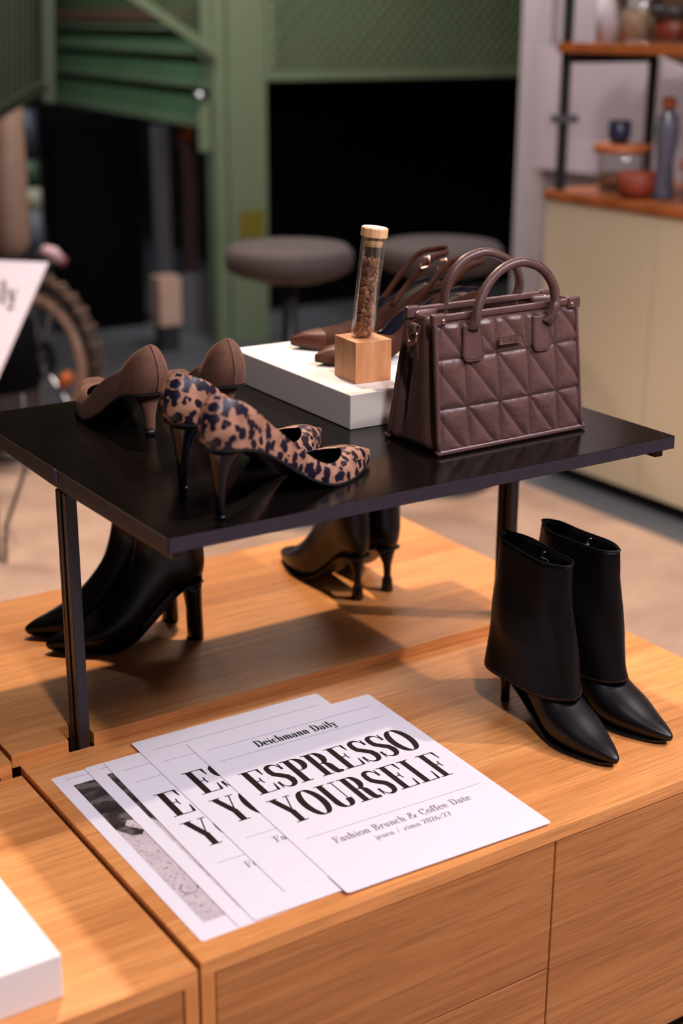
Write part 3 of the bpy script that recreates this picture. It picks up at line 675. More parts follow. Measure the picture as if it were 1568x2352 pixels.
def cuff_boot(loc, rz, label, flip):
    root = empty('cuffed_boot', loc, rz, label, 'boot', 'pair of black cuffed ankle boots')
    L = .262; H = .066
    foot = [((.256, .0105), (.2605, .0120), .0015, .8), ((.250, .0065), (.258, .0170), .0065, .7), ((.236, .0048), (.243, .0240), .0150, .6), ((.212, .0035), (.218, .0330), .0250, .55), ((.182, .0030), (.188, .0470), .0345, .55),
            ((.150, .0060), (.158, .0610), .0365, .55), ((.118, .0220), (.138, .0790), .0330, .6), ((.086, .0430), (.128, .1030), .0315, .7), ((.050, .0620), (.120, .1220), .0310, .8), ((.014, .0720), (.116, .1420), .0320, .9),
            ((.006, .0960), (.114, .1560), .0330, 1), ((.006, .1400), (.114, .1700), .034, 1)]
    link('foot', RINGS(profile_loft(foot)), BOOT, root, True)
    s = sole_from(dens([(.002, H+.004, .012), (.012, H+.004, .023), (.04, H-.002, .027), (.08, .042, .026), (.115, .021, .028), (.15, .0052, .034), (.18, .003, .0345), (.212, .0034, .026), (.24, .0052, .014), (.258, .011, .002)]), .0026, SOLE, root)
    # stiletto heel
    n = 18; prof = [(H+.004, .024, .019, .021), (H*.86, .021, .0145, .016), (H*.66, .018, .0090, .0095), (H*.4, .017, .0066, .0068), (.0045, .017, .0062, .0064)]
    link('heel', RINGS([[(cx+rx*math.cos(2*PI*k/n), ry*math.sin(2*PI*k/n), z-(.010*math.cos(2*PI*k/n) if i == 0 else 0)) for k in range(n)] for i, (z, cx, rx, ry) in enumerate(prof)]), BOOT, root, True)
    link('heel_tip', LATHE([(.0066, .0046), (.0066, .0003)], 18, c=(.017, 0)), SOLE, root, True)
    # turned-down cuff: an open shell, slightly flattened, flaring to its hem
    rows = []; n = 48
    def shell(z, grow):
        t_ = (z-.062)/.190
        xb = -.014+.010*min(1, t_*1.0)**.8-grow; xf = .170-.028*min(1, t_*1.3)**.75+grow
        hw_ = .0380+.0055*max(0, 1-t_*4)-.003*t_-(.013*max(0, t_-.55)/.45)+grow
        R = []
        for k in range(n):
            a = 2*PI*k/n; c_, s_ = math.cos(a), math.sin(a)
            x = (xb+xf)/2+(xf-xb)/2*math.copysign(abs(c_)**.80, c_)
            pinch = 1-.10*max(0, abs(c_))**3
            y = hw_*math.copysign(abs(s_)**.9, s_)*pinch
            y += .0018*math.sin(5*a+z*38+flip)+.0020*math.sin(z*55+2*a)*(1-t_)
            dz = -.003*c_*t_**3+.0015*math.cos(2*a)*t_**4
            R.append((x, y, z+dz))
        return R
    for i in range(31): rows.append(shell(.062+.190*i/30, 0))
    bm = RINGS(rows, None, (False, False)); bmesh.ops.recalc_face_normals(bm, faces=bm.faces[:]); KEEP.append(bm)
    c_ = sum(f.normal.y*f.calc_center_median().y for f in bm.faces)
    if c_ < 0: bmesh.ops.reverse_faces(bm, faces=bm.faces[:])
    cf = link('cuff', bm, [BOOTC, LINING, BOOTC], root, True)
    so = cf.modifiers.new('thickness', 'SOLIDIFY'); so.thickness = .0026; so.offset = -1; so.material_offset = 1; so.material_offset_rim = 2
    link('rim_piping', TUBE([Vector(p)+Vector((0, 0, .0004)) for p in rows[-1]], .0013, 6, closed=True), BOOT, cf, True)
    bm = bmesh.new(); hem = shell(.0655, .0004)
    for i in range(len(hem)):
        a = Vector(hem[i]); b = Vector(hem[(i+1) % len(hem)]); seg = (b-a); m_ = max(1, int(seg.length/.0022))
        for q in range(m_):
            p = a+seg*((q+.2)/m_); r2 = a+seg*((q+.75)/m_); TUBE([p, r2], .00035, 4, bm)
    link('hem_stitching', bm, plain_thread, cf)['kind'] = 'stuff'
    # zip inside the opening and its puller
    zt = link('zip', STRAP(catmull([(.084, -.002*flip, .245), (.080, .012*flip, .235), (.082, .020*flip, .20), (.085, .024*flip, .16)], 5), .006, .001, (1, 0, 0)), GREYP, root, True)
    link('zip_pull', TUBE([(.084, -.002, .246), (.088, -.003, .254), (.094, -.004, .256)], .0013, 6), CHROME, zt, True)
    return root
plain_thread = plain('cuff_thread', (.10, .06, .04), .6)
def place_axis(heel, toe, x0=.017):
    d = Vector((toe[0]-heel[0], toe[1]-heel[1])); a = math.atan2(d.y, d.x)
    return (heel[0]-x0*math.cos(a), heel[1]-x0*math.sin(a)), a
for h_, t_, lab, fl in (((.668, .309), (.660, .066), 'black leather boot with deep turned-down cuff, nearer the posters', 1),
                    ((.751, .316), (.768, .072), 'black leather boot with deep cuff, right one of the pair by the cabinet corner', -1)):
    l, a = place_axis(h_, t_); cuff_boot((l[0], l[1], .0004), a, lab, fl)

def ankle_boot(loc, rz, label, heel, group, m_=BOOTR, H=.095, top=.30, ws=1.0):
    root = empty('ankle_boot', loc, rz, label, 'boot', group); k = 1.0
    foot = [((.243, .0105), (.2465, .0120), .0015, .8), ((.237, .0062), (.244, .0185), .0070, .65), ((.222, .0045), (.230, .0270), .0155, .6), ((.198, .0032), (.206, .0360), .0260, .55), ((.170, .0030), (.178, .0500), .0345, .55),
            ((.140, .0042), (.153, .0690), .0365, .5), ((.112, .0150), (.132, .0930), .0340, .55), ((.082, H*.50), (.116, .1180), .0300, .7), ((.042, H*.90), (.108, .1420), .0290, .9), ((.006, H*1.02), (.103, .1640), .0300, 1),
            ((-.004, H*1.28), (.100, .1830), .0315, 1), ((-.002, H*1.70), (.099, .2050), .0325, 1), ((.004, .200), (.100, .2300), .034, 1), ((.002, top-.02), (.103, top), .0365, 1)]
    foot = [(b_, t_, w_*ws, q_) for b_, t_, w_, q_ in foot]
    rg = profile_loft(foot)
    bm = RINGS(rg, None, (True, False)); bmesh.ops.recalc_face_normals(bm, faces=bm.faces[:]); KEEP.append(bm)
    up = link('upper', bm, [m_, LINING, m_], root, True)
    so = up.modifiers.new('thickness', 'SOLIDIFY'); so.thickness = .002; so.offset = -1; so.material_offset = 1; so.material_offset_rim = 2
    link('top_piping', TUBE(rg[-1], .0014, 6, closed=True), m_, root, True)
    sole_from(dens([(.000, H+.002, .012), (.012, H+.001, .022), (.04, H*.90, .025), (.08, H*.47, .025), (.112, .0150, .029), (.142, .0042, .034), (.17, .003, .0345), (.198, .0034, .026), (.226, .0052, .014), (.244, .011, .002)]), .0026, SOLE, root)
    n = 18
    if heel == 'block': prof = [(H+.002, .020, .020, .024), (H*.85, .0165, .0150, .0215), (H*.5, .0140, .0125, .0195), (.006, .0130, .0128, .0200), (.0003, .0130, .0130, .0202)]
    else: prof = [(H+.002, .022, .020, .021), (H*.84, .019, .0130, .0140), (H*.6, .016, .0070, .0075), (H*.35, .0155, .0060, .0064), (.02, .0155, .0085, .0090), (.0003, .0155, .0105, .0110)]
    link('heel', RINGS([[(cx+rx*math.cos(2*PI*k/n), ry*math.sin(2*PI*k/n), z-(.008*math.cos(2*PI*k/n) if i == 0 else 0)) for k in range(n)] for i, (z, cx, rx, ry) in enumerate(prof)]), m_ if heel == 'block' else PATENT, root, True)
    return root
ZP = .0184
for h_, t_, lab in (((.3756, .7260), (.158, .790), 'smooth black ankle boot with block heel, nearer of the two behind the left leg'),
                    ((.374, .8100), (.154, .862), 'smooth black ankle boot with block heel, farther one, its toe at the left')):
    l, a = place_axis(h_, t_, .0165); ankle_boot((l[0], l[1], ZP), a, lab, 'block', 'pair of smooth black ankle boots')
for h_, t_, lab in (((.6815, .7157), (.674, .945), 'black suede boot with flared stiletto seen from behind, left of its pair'),
                    ((.7462, .7209), (.752, .945), 'black suede boot with flared stiletto seen from behind, right of its pair')):
    l, a = place_axis(h_, t_, .0155); ankle_boot((l[0], l[1], ZP), a, lab, 'flared', 'pair of black suede boots', BSUEDE, .078, .23, .86)

# ================================================================== HANDBAG
bag = empty('handbag', (.5195, .2905, Z+.0042), .0125, 'brown quilted leather handbag with two round handles on the black shelf', 'handbag')
BW, BH = .2500, .176
def panel_pt(u, v, d, front=True):
    """u across 0..1, v up 0..1, d outward puff"""
    lean = .0185 if front else -.0300
    y = (0 if front else .112)+lean*v; s = -1 if front else 1
    bow = .0035*math.sin(PI*u)*math.sin(PI*min(1, v*1.1))
    x = u*BW+(-.0035*v*(u*2-1) if True else 0)-.0015*v+(0 if front else .006*v)
    return (x, y+s*(d+bow), v*BH)
VS = [(.175, .205), (.405, .415), (.62, .625), (.83, .825)]   # seam u at top / bottom
def vx(k, v): a = VS[k]; return a[0]+(a[1]-a[0])*(1-v) if 0 <= k < 4 else 0
HS = [.325, .690]                                              # seam v
segs = []
for k in range(4): segs.append(((vx(k, 1), 1), (vx(k, 0), 0)))
for h in HS: segs.append(((0, h), (1, h)))
ucol = [-.03]+[vx(k, .5) for k in range(4)]+[1.04]
vrow = [1.04, .690, .325, -.04]
for c in range(-3, 6):
    P = []
    for r_i in range(4):
        ci = c+r_i
        uu = ucol[0]+(ci)*.212 if ci < 0 else (ucol[ci] if ci <= 5 else ucol[5]+(ci-5)*.212)
        P.append((uu, vrow[r_i]))
    for a, b in zip(P, P[1:]): segs.append((a, b))
ARR = []
for (a, b) in segs: ARR.append((a[0]*BW, a[1]*BH, b[0]*BW, b[1]*BH))
def sdist(x, y):
    m_ = 1e9
    for ax, ay, bx, by in ARR:
        dx, dy = bx-ax, by-ay; t_ = ((x-ax)*dx+(y-ay)*dy)/(dx*dx+dy*dy); t_ = 0 if t_ < 0 else (1 if t_ > 1 else t_)
        q = (x-ax-t_*dx)**2+(y-ay-t_*dy)**2
        if q < m_: m_ = q
    return math.sqrt(m_)
def quilt(front):
    nu, nv = (170, 120) if front else (90, 64); rows = []
    for j in range(nv+1):
        R = []
        for i in range(nu+1):
            u, v = i/nu, j/nv; d = min(sdist(u*BW, v*BH), u*BW, (1-u)*BW, v*BH+.002, (1-v)*BH+.004)
            puff = .0042*(1-math.exp(-d/.0055))*min(1, max(0, (.945-v)/.03))
            if d > .002: puff += .0004*noise.noise((u*40, v*28, 3.1))
            R.append(panel_pt(u, v, puff, front))
        rows.append(R)
    bm = RINGS(rows, None, closed=False); bmesh.ops.recalc_face_normals(bm, faces=bm.faces[:]); KEEP.append(bm)
    s = sum(f.normal.y for f in bm.faces)
    if (s > 0) == front: bmesh.ops.reverse_faces(bm, faces=bm.faces[:])
    return bm
fp = link('quilted_front', quilt(True), BAG, bag, True); bp = link('quilted_back', quilt(False), BAG, bag, True)
def stitches(P, off, parent, pitch=.0030, r=.00036, name='stitching'):
    bm = bmesh.new()
    for a, b in P:
        n = max(1, int((Vector(b)-Vector(a)).length/pitch))
        for q in range(n):
            p = Vector(a).lerp(Vector(b), (q+.18)/n)+Vector(off); s = Vector(a).lerp(Vector(b), (q+.80)/n)+Vector(off); TUBE([p, s], r, 4, bm)
    o = link(name, bm, STITCH, parent); o['kind'] = 'stuff'; return o
SP = []
for (a, b) in segs:
    pts = [(a[0]+(b[0]-a[0])*k/8, a[1]+(b[1]-a[1])*k/8) for k in range(9)]
    for p, q in zip(pts, pts[1:]):
        if all(0.012 < w_[0] < .988 and .01 < w_[1] < .99 for w_ in (p, q)): SP.append((panel_pt(p[0], p[1], .0004), panel_pt(q[0], q[1], .0004)))
stitches(SP, (0, -.0003, 0), fp)
# piped binding along the sides and the bottom of both faces
for fr in (True, False):
    s = -1 if fr else 1
    for u in (0, 1):
        P = [Vector(panel_pt(u, v/12, 0, fr)) for v in range(13)]
        link('edge_binding', TUBE(P, .0042, 10, flat=.8), BAG, bag, True)
    P = [Vector(panel_pt(u/12, 0, 0, fr))+Vector((0, 0, 0)) for u in range(13)]
    P = [P[0]+Vector((-.004, 0, 0))]+P+[P[-1]+Vector((.006, 0, .001))]
    link('bottom_binding', TUBE(P, .0042, 10), BAG, bag, True)
    P = [Vector(panel_pt(u/12, 1, 0, fr))+Vector((0, 0, -.001)) for u in range(13)]
    link('top_binding', STRAP(P, .0095, .0050, (0, 0, 1)), BAG, bag, True, bevel=.0018)
    if fr:
        for u0, v0, u1, v1 in ((.028, .03, .028, .95), (.972, .03, .972, .95), (.02, .028, .98, .028), (.02, .940, .98, .940)):
            SS = []
            for k in range(14):
                p = (u0+(u1-u0)*k/14, v0+(v1-v0)*k/14); q = (u0+(u1-u0)*(k+1)/14, v0+(v1-v0)*(k+1)/14)
                dd = .0022 if u0 == u1 or v0 < .5 else .0032
                SS.append((panel_pt(*p, dd), panel_pt(*q, dd)))
            stitches(SS, (0, -.0006, 0), fp, .0026)
# side gussets folding inwards on both sides of a soft ridge
for side in (0, 1):
    rows = []; s = 1 if side == 0 else -1
    for j in range(25):
        v = j/24; a = Vector(panel_pt(side, v, 0, True)); b = Vector(panel_pt(side, v, 0, False)); R = []
        for i in range(25):
            t_ = i/24; p = a.lerp(b, t_)
            fold = .040*v**.8*(math.exp(-((t_-.17)/.085)**2)+math.exp(-((t_-.83)/.085)**2))
            p.x += s*(fold+.0015-.004*v*math.sin(PI*t_)**2)
            R.append(tuple(p))
        rows.append(R)
    g = link('side_gusset', RINGS(rows, None, closed=False), BAG, bag, True)
    so = g.modifiers.new('thickness', 'SOLIDIFY'); so.thickness = .0012; so.offset = 0
link('base_panel', B(.002, BW-.002, .002, .110, -.0005, .0015), BAG, bag)
# inside: facing and lining
link('inner_facing', B(.012, BW-.014, .0235, .0765, BH-.024, BH-.021), BAGD, bag)
link('top_zip', B(.018, BW-.02, .0475, .0525, BH-.0208, BH-.0198), STITCH, bag)
# corner tabs with rivets
for fr in (True, False):
    for u in (0, 1):
        c = Vector(panel_pt(u, 1, 0, fr)); s = 1 if u == 0 else -1; q = -1
        bm = bmesh.new(); x0, x1 = sorted((c.x-s*.0058, c.x+s*.0165)); y0, y1 = c.y-.0046, c.y+.0046
        B(x0, x1, y0, y1, c.z-.0105, c.z+.0052, bm); tb = link('corner_tab', bm, BAG, bag, True, bevel=.0024)
        tb.data.polygons.foreach_set('use_smooth', [False]*len(tb.data.polygons))
        bm = bmesh.new(); yy = c.y+q*.0046; cx = c.x+s*.0105; cz = c.z-.0045
        rings = []
        for rr, dy in ((.0036, 0), (.0036, .0008), (.0027, .0018), (.0012, .0023)):
            rings.append([(cx+rr*math.cos(2*PI*k/14), yy+q*dy, cz+rr*math.sin(2*PI*k/14)) for k in range(14)])
        RINGS(rings, bm, (False, True)); link('rivet', bm, GOLD, tb, True)
    # rivets on the narrow side face as seen from the left
# D-ring on the left side with its leather loop and tongue
cy = .046; X0 = -.0095; zt = BH-.010
lp = link('ring_loop', STRAP(catmull([(X0+.004, cy, zt-.004), (X0-.001, cy, zt+.000), (X0-.0035, cy, zt-.005), (X0-.003, cy, zt-.011), (X0+.001, cy, zt-.013)], 5), .015, .0022, (0, 1, 0)), BAG, bag, True)
bm = bmesh.new(); P = [(X0-.0035, cy+.0095*math.cos(a), zt-.0105-.0175*max(0, math.sin(a))**.9) for a in [PI*k/16 for k in range(17)]]
TUBE(P+[(X0-.0035, cy, zt-.0100)], .0018, 8, bm, closed=True); link('ring', bm, GOLD, lp, True)
tg = link('side_tongue', STRAP(catmull([(X0+.004, cy, zt-.002), (X0+.000, cy, zt-.020), (X0+.001, cy, zt-.036), (X0+.002, cy, zt-.047)], 5), .0155, .0024, (0, 1, 0)), BAG, bag, True, bevel=.0008)
tg.data.polygons.foreach_set('use_smooth', [False]*len(tg.data.polygons))
# stitched handle patches on the front, tubular handles
def local(P): # world (on the shelf frame) -> bag frame
    a = -.0125; x, y, z = P[0]-.5195, P[1]-.2905, P[2]-Z-.0042
    return (x*math.cos(a)-y*math.sin(a), x*math.sin(a)+y*math.cos(a), z)
for (cx, wd_) in ((.0585, .0165), (.1790, .0150)):
    for fr in (True, False):
        n = 12; pts = []
        v1, v0 = .925, .655
        out = [(-wd_/1.0*.5, v1), (wd_*.5, v1), (wd_*.62, v0+.05), (wd_*.52, v0+.012), (wd_*.3, v0), (-wd_*.3, v0), (-wd_*.52, v0+.012), (-wd_*.62, v0+.05)]
        out = [(x*1.85, v) for x, v in out]
        bm = bmesh.new(); A = [bm.verts.new(panel_pt((cx+x)/BW, v, .0030, fr)) for x, v in out]; Bv = [bm.verts.new(panel_pt((cx+x*.96)/BW, v, .0066, fr)) for x, v in out]
        bm.faces.new(A); bm.faces.new(Bv)
        for i in range(8): bm.faces.new((A[i], A[(i+1) % 8], Bv[(i+1) % 8], Bv[i]))
        pt = link('handle_patch', bm, BAG, bag, False, bevel=.0012)
        if fr:
            SS = []
            for (xa, va), (xb, vb) in zip(out[1:], out[2:]+[out[0]]):
                SS.append((panel_pt((cx+xa*.84)/BW, va+(.02 if va < .7 else 0), .0068), panel_pt((cx+xb*.84)/BW, vb+(.02 if vb < .7 else 0), .0068)))
            stitches(SS, (0, -.0002, 0), pt, .0028, .0003)
FH = [(.5775, .3005, .5610), (.5800, .2985, .573), (.5865, .301, .594), (.603, .303, .619), (.628, .304, .6365), (.660, .304, .6415), (.692, .304, .631), (.7125, .303, .609), (.7175, .301, .587), (.7150, .2985, .577), (.7095, .2995, .564), (.7050, .3010, .556)]
BHn = [(.592, .382, .548), (.588, .378, .574), (.587, .374, .599), (.596, .372, .621), (.615, .372, .639), (.648, .372, .6465), (.679, .372, .639), (.703, .373, .624), (.717, .376, .599), (.715, .380, .578), (.711, .383, .552)]
for P in (FH, BHn):
    C2 = catmull([local(p) for p in P], 7); n = len(C2)
    ee = [max(0, 1-min(i, n-1-i)/9) for i in range(n)]; rad = [.0063-.0030*e_**2 for e_ in ee]; wid = [.0063+.0030*e_**1.5 for e_ in ee]
    hd = link('handle', TUBE(C2, rad, 16, up=(0, 1, 0), wid=wid), BAG, bag, True)
    # welt along the handle's outer side: stitch row
    bm = bmesh.new()
    for i in range(4, n-5):
        T = (C2[i+1]-C2[i]); S = Vector((0, -1, 0)); Nn = T.cross(S).normalized()
        if Nn.z > 0: Nn = Nn
        for sgn in (-1,):
            off = S*.0056*sgn*(-1)*0+Nn*(.0046)*sgn+S*.0049
            TUBE([C2[i]+off+T*.15, C2[i]+off+T*.75], .0004, 4, bm)
    o = link('handle_stitching', bm, STITCH, hd); o['kind'] = 'stuff'
# name badge
bc = panel_pt(.476, .775, .0062); ang = 0
bd = link('name_plate', B(-.0200, .0200, -.0012, .0012, -.0054, .0054), GOLDR, bag, loc=(.1195, bc[1]-.0012, .1375), bevel=.0006)
bd.rotation_euler = (-.10, 0, 0)
# frame of the plate and its lettering
bm = bmesh.new()
for a in ((-.0200, .0200, .0046, .0054), (-.0200, .0200, -.0054, -.0046), (-.0200, -.0193, -.0054, .0054), (.0193, .0200, -.0054, .0054)): B(a[0], a[1], -.0017, -.0012, a[2], a[3], bm)
link('plate_rim', bm, GOLD, bd)
o = text_mesh('plate_lettering', 'CATWALK', -.0130, .0135, -.0026, .0054, .0016, GOLD, bd, .09, .06, f=lambda x, y, z: (x, -z, y))

# ================================================================== COFFEE TUBE ON ITS CUBE
cb = link('wooden_cube', B(0, .0585, 0, .0640, 0, .0600), CUBEW, None, bevel=.0007)
cb.location = (.5356, .5106, ZB); cb.rotation_euler = (0, 0, -.09)
tag(cb, 'wooden cube block on the white block, holding the glass tube', 'wooden block')
tb0 = Vector((.5356, .5106, ZB+.0603))+Matrix.Rotation(-.09, 3, 'Z') @ Vector((.0275, .0315, 0))
tube = empty('glass_tube', tb0, 0, 'corked glass tube of coffee beans leaning on the wooden cube', 'glass tube')
cr = Vector((r_.x, r_.y, 0)).normalized()
axis = (Vector((0, 0, 1))+cr*.108).normalized()
tube.rotation_euler = Vector((0, 0, 1)).rotation_difference(axis).to_euler()
TR, TL = .0172, .143
bm = bmesh.new()
LATHE([(.0004, -.0004), (TR*.8, -.0004), (TR, .003), (TR, TL), (TR-.0005, TL+.0008), (TR-.0021, TL), (TR-.0021, .0045), (TR*.7, .0025), (.0004, .0025)], 48, bm)
link('glass_wall', bm, GLASS, tube, True)
lid = link('lid', LATHE([(.0002, TL+.001), (.0188, TL+.001), (.0192, TL+.002), (.0192, TL+.0130), (.0182, TL+.0142), (.0002, TL+.0142)], 40), BAMBOO, tube, True)
lid.data.polygons.foreach_set('use_smooth', [False]*len(lid.data.polygons))
link('lid_plug', LATHE([(.0002, TL-.0125), (.0136, TL-.0125), (.0140, TL-.0120), (.0140, TL+.0008), (.0002, TL+.0008)], 32), BAMBOO, lid, True)
link('lid_disc', LATHE([(.0002, TL+.0143), (.0170, TL+.0143), (.0170, TL+.0146), (.0002, TL+.0146)], 40), LIDTOP, lid, False)
bm = bmesh.new()
for k in range(20): a = 2*PI*k/20; LATHE([(.0004, TL+.0147), (.0004, TL+.0148)], 6, bm, (.0138*math.cos(a), .0138*math.sin(a)))
for k in range(14): LATHE([(.0006+.0004*random.random(), TL+.0147), (.0004, TL+.0149)], 6, bm, (random.uniform(-.0045, .0045), random.uniform(-.0028, .0028)))
link('lid_print', bm, LIDINK, lid)
# one roasted bean with its crease, then copies
def bean_mesh():
    bm = bmesh.new(); rows = []
    for i in range(9):
        a = PI*i/8; x = -.0056*math.cos(a); r = math.sin(a)**.8; R = []
        for k, dg in enumerate((0, 30, 60, 90, 120, 150, 180, 210, 240, 263, 270, 277, 300, 330)):
            b = math.radians(dg); y = .0041*r*math.cos(b); z = .0030*r*math.sin(b)
            if z < 0: z *= .45
            if k == 10: z += .0009*r
            R.append((x, y, z))
        rows.append(R)
    RINGS(rows, bm); bmesh.ops.remove_doubles(bm, verts=bm.verts[:], dist=.00012); bmesh.ops.recalc_face_normals(bm, faces=bm.faces[:])
    bm.faces.ensure_lookup_table()
    for f in bm.faces:
        c = f.calc_center_median()
        f.material_index = 1 if c.z < -.0001 and abs(c.y) < .0006 and abs(c.x) < .0046 else 0
    me = bpy.data.meshes.new('bean'); bm.to_mesh(me); bm.free(); me.materials.append(BEANM); me.materials.append(BEANC)
    me.polygons.foreach_set('use_smooth', [True]*len(me.polygons)); return me
bean_me = bean_mesh(); Rm = Vector((0, 0, 1)).rotation_difference(axis).to_matrix()
first = bpy.data.objects.new('coffee_bean', bean_me)
tag(first, 'roasted brown coffee bean packed inside the corked glass tube', 'coffee bean', 'coffee beans in the glass tube')
spots = []; z = .0066; lay = 0
while z < TL-.030:
    n = 7
    for k in range(n):
        spots.append((.0104, 2*PI*(k+.5*(lay % 2)+random.uniform(-.13, .13))/n, z+random.uniform(-.0012, .0012)))
    for k in range(2): spots.append((.0035, PI*k+lay*1.3, z))
    z += .0064; lay += 1
for i, (rad, a, zz) in enumerate(spots):
    o = first if i == 0 else first.copy(); COL.objects.link(o)
    p = Vector((rad*math.cos(a), rad*math.sin(a), zz))
    # the flat creased side faces the glass for about half of them
    outw = Vector((math.cos(a), math.sin(a), 0)); q = outw.to_track_quat('-Z' if random.random() < .55 else 'Z', 'X')
    q = q @ Euler((random.uniform(-.5, .5), random.uniform(-.35, .35), random.uniform(-PI, PI))).to_quaternion()
    o.location = tb0+Rm @ p; o.rotation_euler = (Rm.to_quaternion() @ q).to_euler()
    s = random.uniform(.92, 1.12); o.scale = (s, s, s)

# ================================================================== BACKGROUND: GREEN STEEL GANTRY
gt = empty('steel_gantry', (2.56, 4.5, FZ), 0, 'green steel gantry with mesh panels and a tall post behind the stools', 'gantry')
def G_(name, x0, x1, y0, y1, z0, z1, m=GREEN, parent=gt): return link(name, B(x0-2.56, x1-2.56, y0-4.5, y1-4.5, z0-FZ, z1-FZ), m, parent, bevel=.003)
G_('post', 2.56, 2.75, 4.50, 4.60, FZ, 1.6)
G_('post_flange', 2.50, 2.5595, 4.52, 4.60, FZ, 1.6)
G_('gusset_plate', 2.44, 2.50, 4.55, 4.56, .40, .60)
pf = G_('panel_frame', 2.755, 4.30, 4.50, 4.53, .69, .725)
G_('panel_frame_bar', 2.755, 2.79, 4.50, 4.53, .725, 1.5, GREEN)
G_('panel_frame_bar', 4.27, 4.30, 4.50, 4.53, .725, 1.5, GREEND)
G_('panel_backing', 2.79, 4.27, 4.62, 4.63, .72, 1.5, GREENM)
def mesh_infill(P00, ux, vz, nx, nz, pitch, th=.006, clip=None, m=GREEND):
    """expanded-metal diamonds in the plane spanned by ux and vz"""
    bm = bmesh.new(); P00 = Vector(P00); ux = Vector(ux); vz = Vector(vz); Wd, Hd = nx, nz
    k = -Hd
    while k < Wd:
        for s in (1, -1):
            a0, a1 = max(0, k), min(Wd, k+Hd)
            if a1-a0 < .01: continue
            pa = (a0, (a0-k) if s == 1 else Hd-(a0-k)); pb = (a1, (a1-k) if s == 1 else Hd-(a1-k))
            if clip:
                q = clip(pa, pb)
                if q is None: continue
                pa, pb = q
            TUBE([P00+ux*pa[0]+vz*pa[1], P00+ux*pb[0]+vz*pb[1]], th, 4, bm)
        k += pitch
    return bm
mi = link('mesh_infill', mesh_infill((2.79-2.56, .012, .725-FZ), (1, 0, 0), (0, 0, 1), 1.48, .75, .055, .0075), GREEN, gt); mi['kind'] = 'stuff'
# long beam running back from the post (slightly outwards)
def beam(name, z0, z1, dx0, dx1, m):
    bm = bmesh.new(); A = (2.50, 4.56); Bp = (2.88, 7.55)
    f = []
    for z_ in (z0, z1):
        for (px, py) in ((A[0]+dx0, A[1]), (A[0]+dx1, A[1]), (Bp[0]+dx1, Bp[1]), (Bp[0]+dx0, Bp[1])): f.append(bm.verts.new((px-2.56, py-4.5, z_-FZ)))
    for q in ((0, 3, 2, 1), (4, 5, 6, 7), (0, 1, 5, 4), (1, 2, 6, 5), (2, 3, 7, 6), (3, 0, 4, 7)): bm.faces.new([f[i] for i in q])
    return link(name, bm, m, gt)
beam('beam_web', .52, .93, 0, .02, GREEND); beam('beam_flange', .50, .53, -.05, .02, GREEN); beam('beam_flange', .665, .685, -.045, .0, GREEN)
beam('beam_flange', .80, .82, -.045, .0, GREEN); beam('beam_flange', .90, .93, -.05, .02, GREEN); beam('deck_plank', .935, .99, -.07, .05, BROWNP)
beam('upper_web', .99, 1.4, .0, .02, GREENM)
link('bolt', LATHE([(.02, 0), (.02, .03), (.012, .035)], 12), CHROME, gt, True, loc=(2.44-2.56, .04, .615-FZ))
link('diagonal_brace', TUBE([(2.50-2.56, -.02, .80-FZ), (1.80-2.56, -.02, 1.22-FZ)], .026, 4), GREEN, gt)
G_('mesh_frame_bar', 2.43, 2.475, 4.49, 4.52, .78, 1.5)
def clipd(a, b):
    P = [(a[0]+(b[0]-a[0])*k/20, a[1]+(b[1]-a[1])*k/20) for k in range(21)]
    P = [p for p in P if p[1] > (.66-p[0])*.60+.02]
    return (P[0], P[-1]) if len(P) > 1 else None
mi = link('mesh_infill', mesh_infill((1.80-2.56, -.005, .80-FZ), (1, 0, 0), (0, 0, 1), .64, .6, .05, .0055, clipd), GREENM, gt); mi['kind'] = 'stuff'
# second, nearer frame at the far left
g2 = empty('mesh_gate', (1.42, 3.95, FZ), 0, 'dark green mesh guard at the upper left edge', 'guard')
def atd(u, v, d):
    """world point at picture-plane distance d (used only to lay out far things)"""
    q = r_*((u-784)/3325.17)-u_*((v-1176)/3325.17)+fw
    return Vector((-.591297, -1.158503, .941601))+q*d
def poly_plate(name, pts, th, m, parent, off):
    """thick plate through world points"""
    P = [Vector(p)-Vector(off) for p in pts]; nrm = (P[1]-P[0]).cross(P[2]-P[0]).normalized()*th
    bm = bmesh.new(); A = [bm.verts.new(p) for p in P]; C_ = [bm.verts.new(p+nrm) for p in P]; n = len(P)
    bm.faces.new(A[::-1]); bm.faces.new(C_)
    for i in range(n): bm.faces.new((A[i], A[(i+1) % n], C_[(i+1) % n], C_[i]))
    return link(name, bm, m, parent)
off = Vector((1.42, 3.95, FZ)); PA = [atd(x, y, 4.9) for x, y in ((-120, 330), (105, 195), (105, -60), (-120, -60))]
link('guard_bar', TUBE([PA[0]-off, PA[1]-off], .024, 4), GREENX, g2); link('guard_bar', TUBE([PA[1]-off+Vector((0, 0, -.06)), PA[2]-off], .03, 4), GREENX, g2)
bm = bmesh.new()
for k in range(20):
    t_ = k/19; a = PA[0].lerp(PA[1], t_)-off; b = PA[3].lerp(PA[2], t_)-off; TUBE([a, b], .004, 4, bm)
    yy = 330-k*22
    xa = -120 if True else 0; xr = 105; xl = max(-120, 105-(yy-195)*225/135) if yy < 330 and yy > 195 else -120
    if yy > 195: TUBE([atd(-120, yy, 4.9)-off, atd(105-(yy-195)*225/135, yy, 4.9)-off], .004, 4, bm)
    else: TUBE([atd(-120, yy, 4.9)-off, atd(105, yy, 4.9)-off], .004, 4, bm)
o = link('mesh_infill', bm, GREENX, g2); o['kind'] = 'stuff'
for p in (PA[2], PA[3]): link('hanging_rod', TUBE([p-off, Vector((p.x, p.y, 2.6))-off], .012, 6), GREENX, g2)
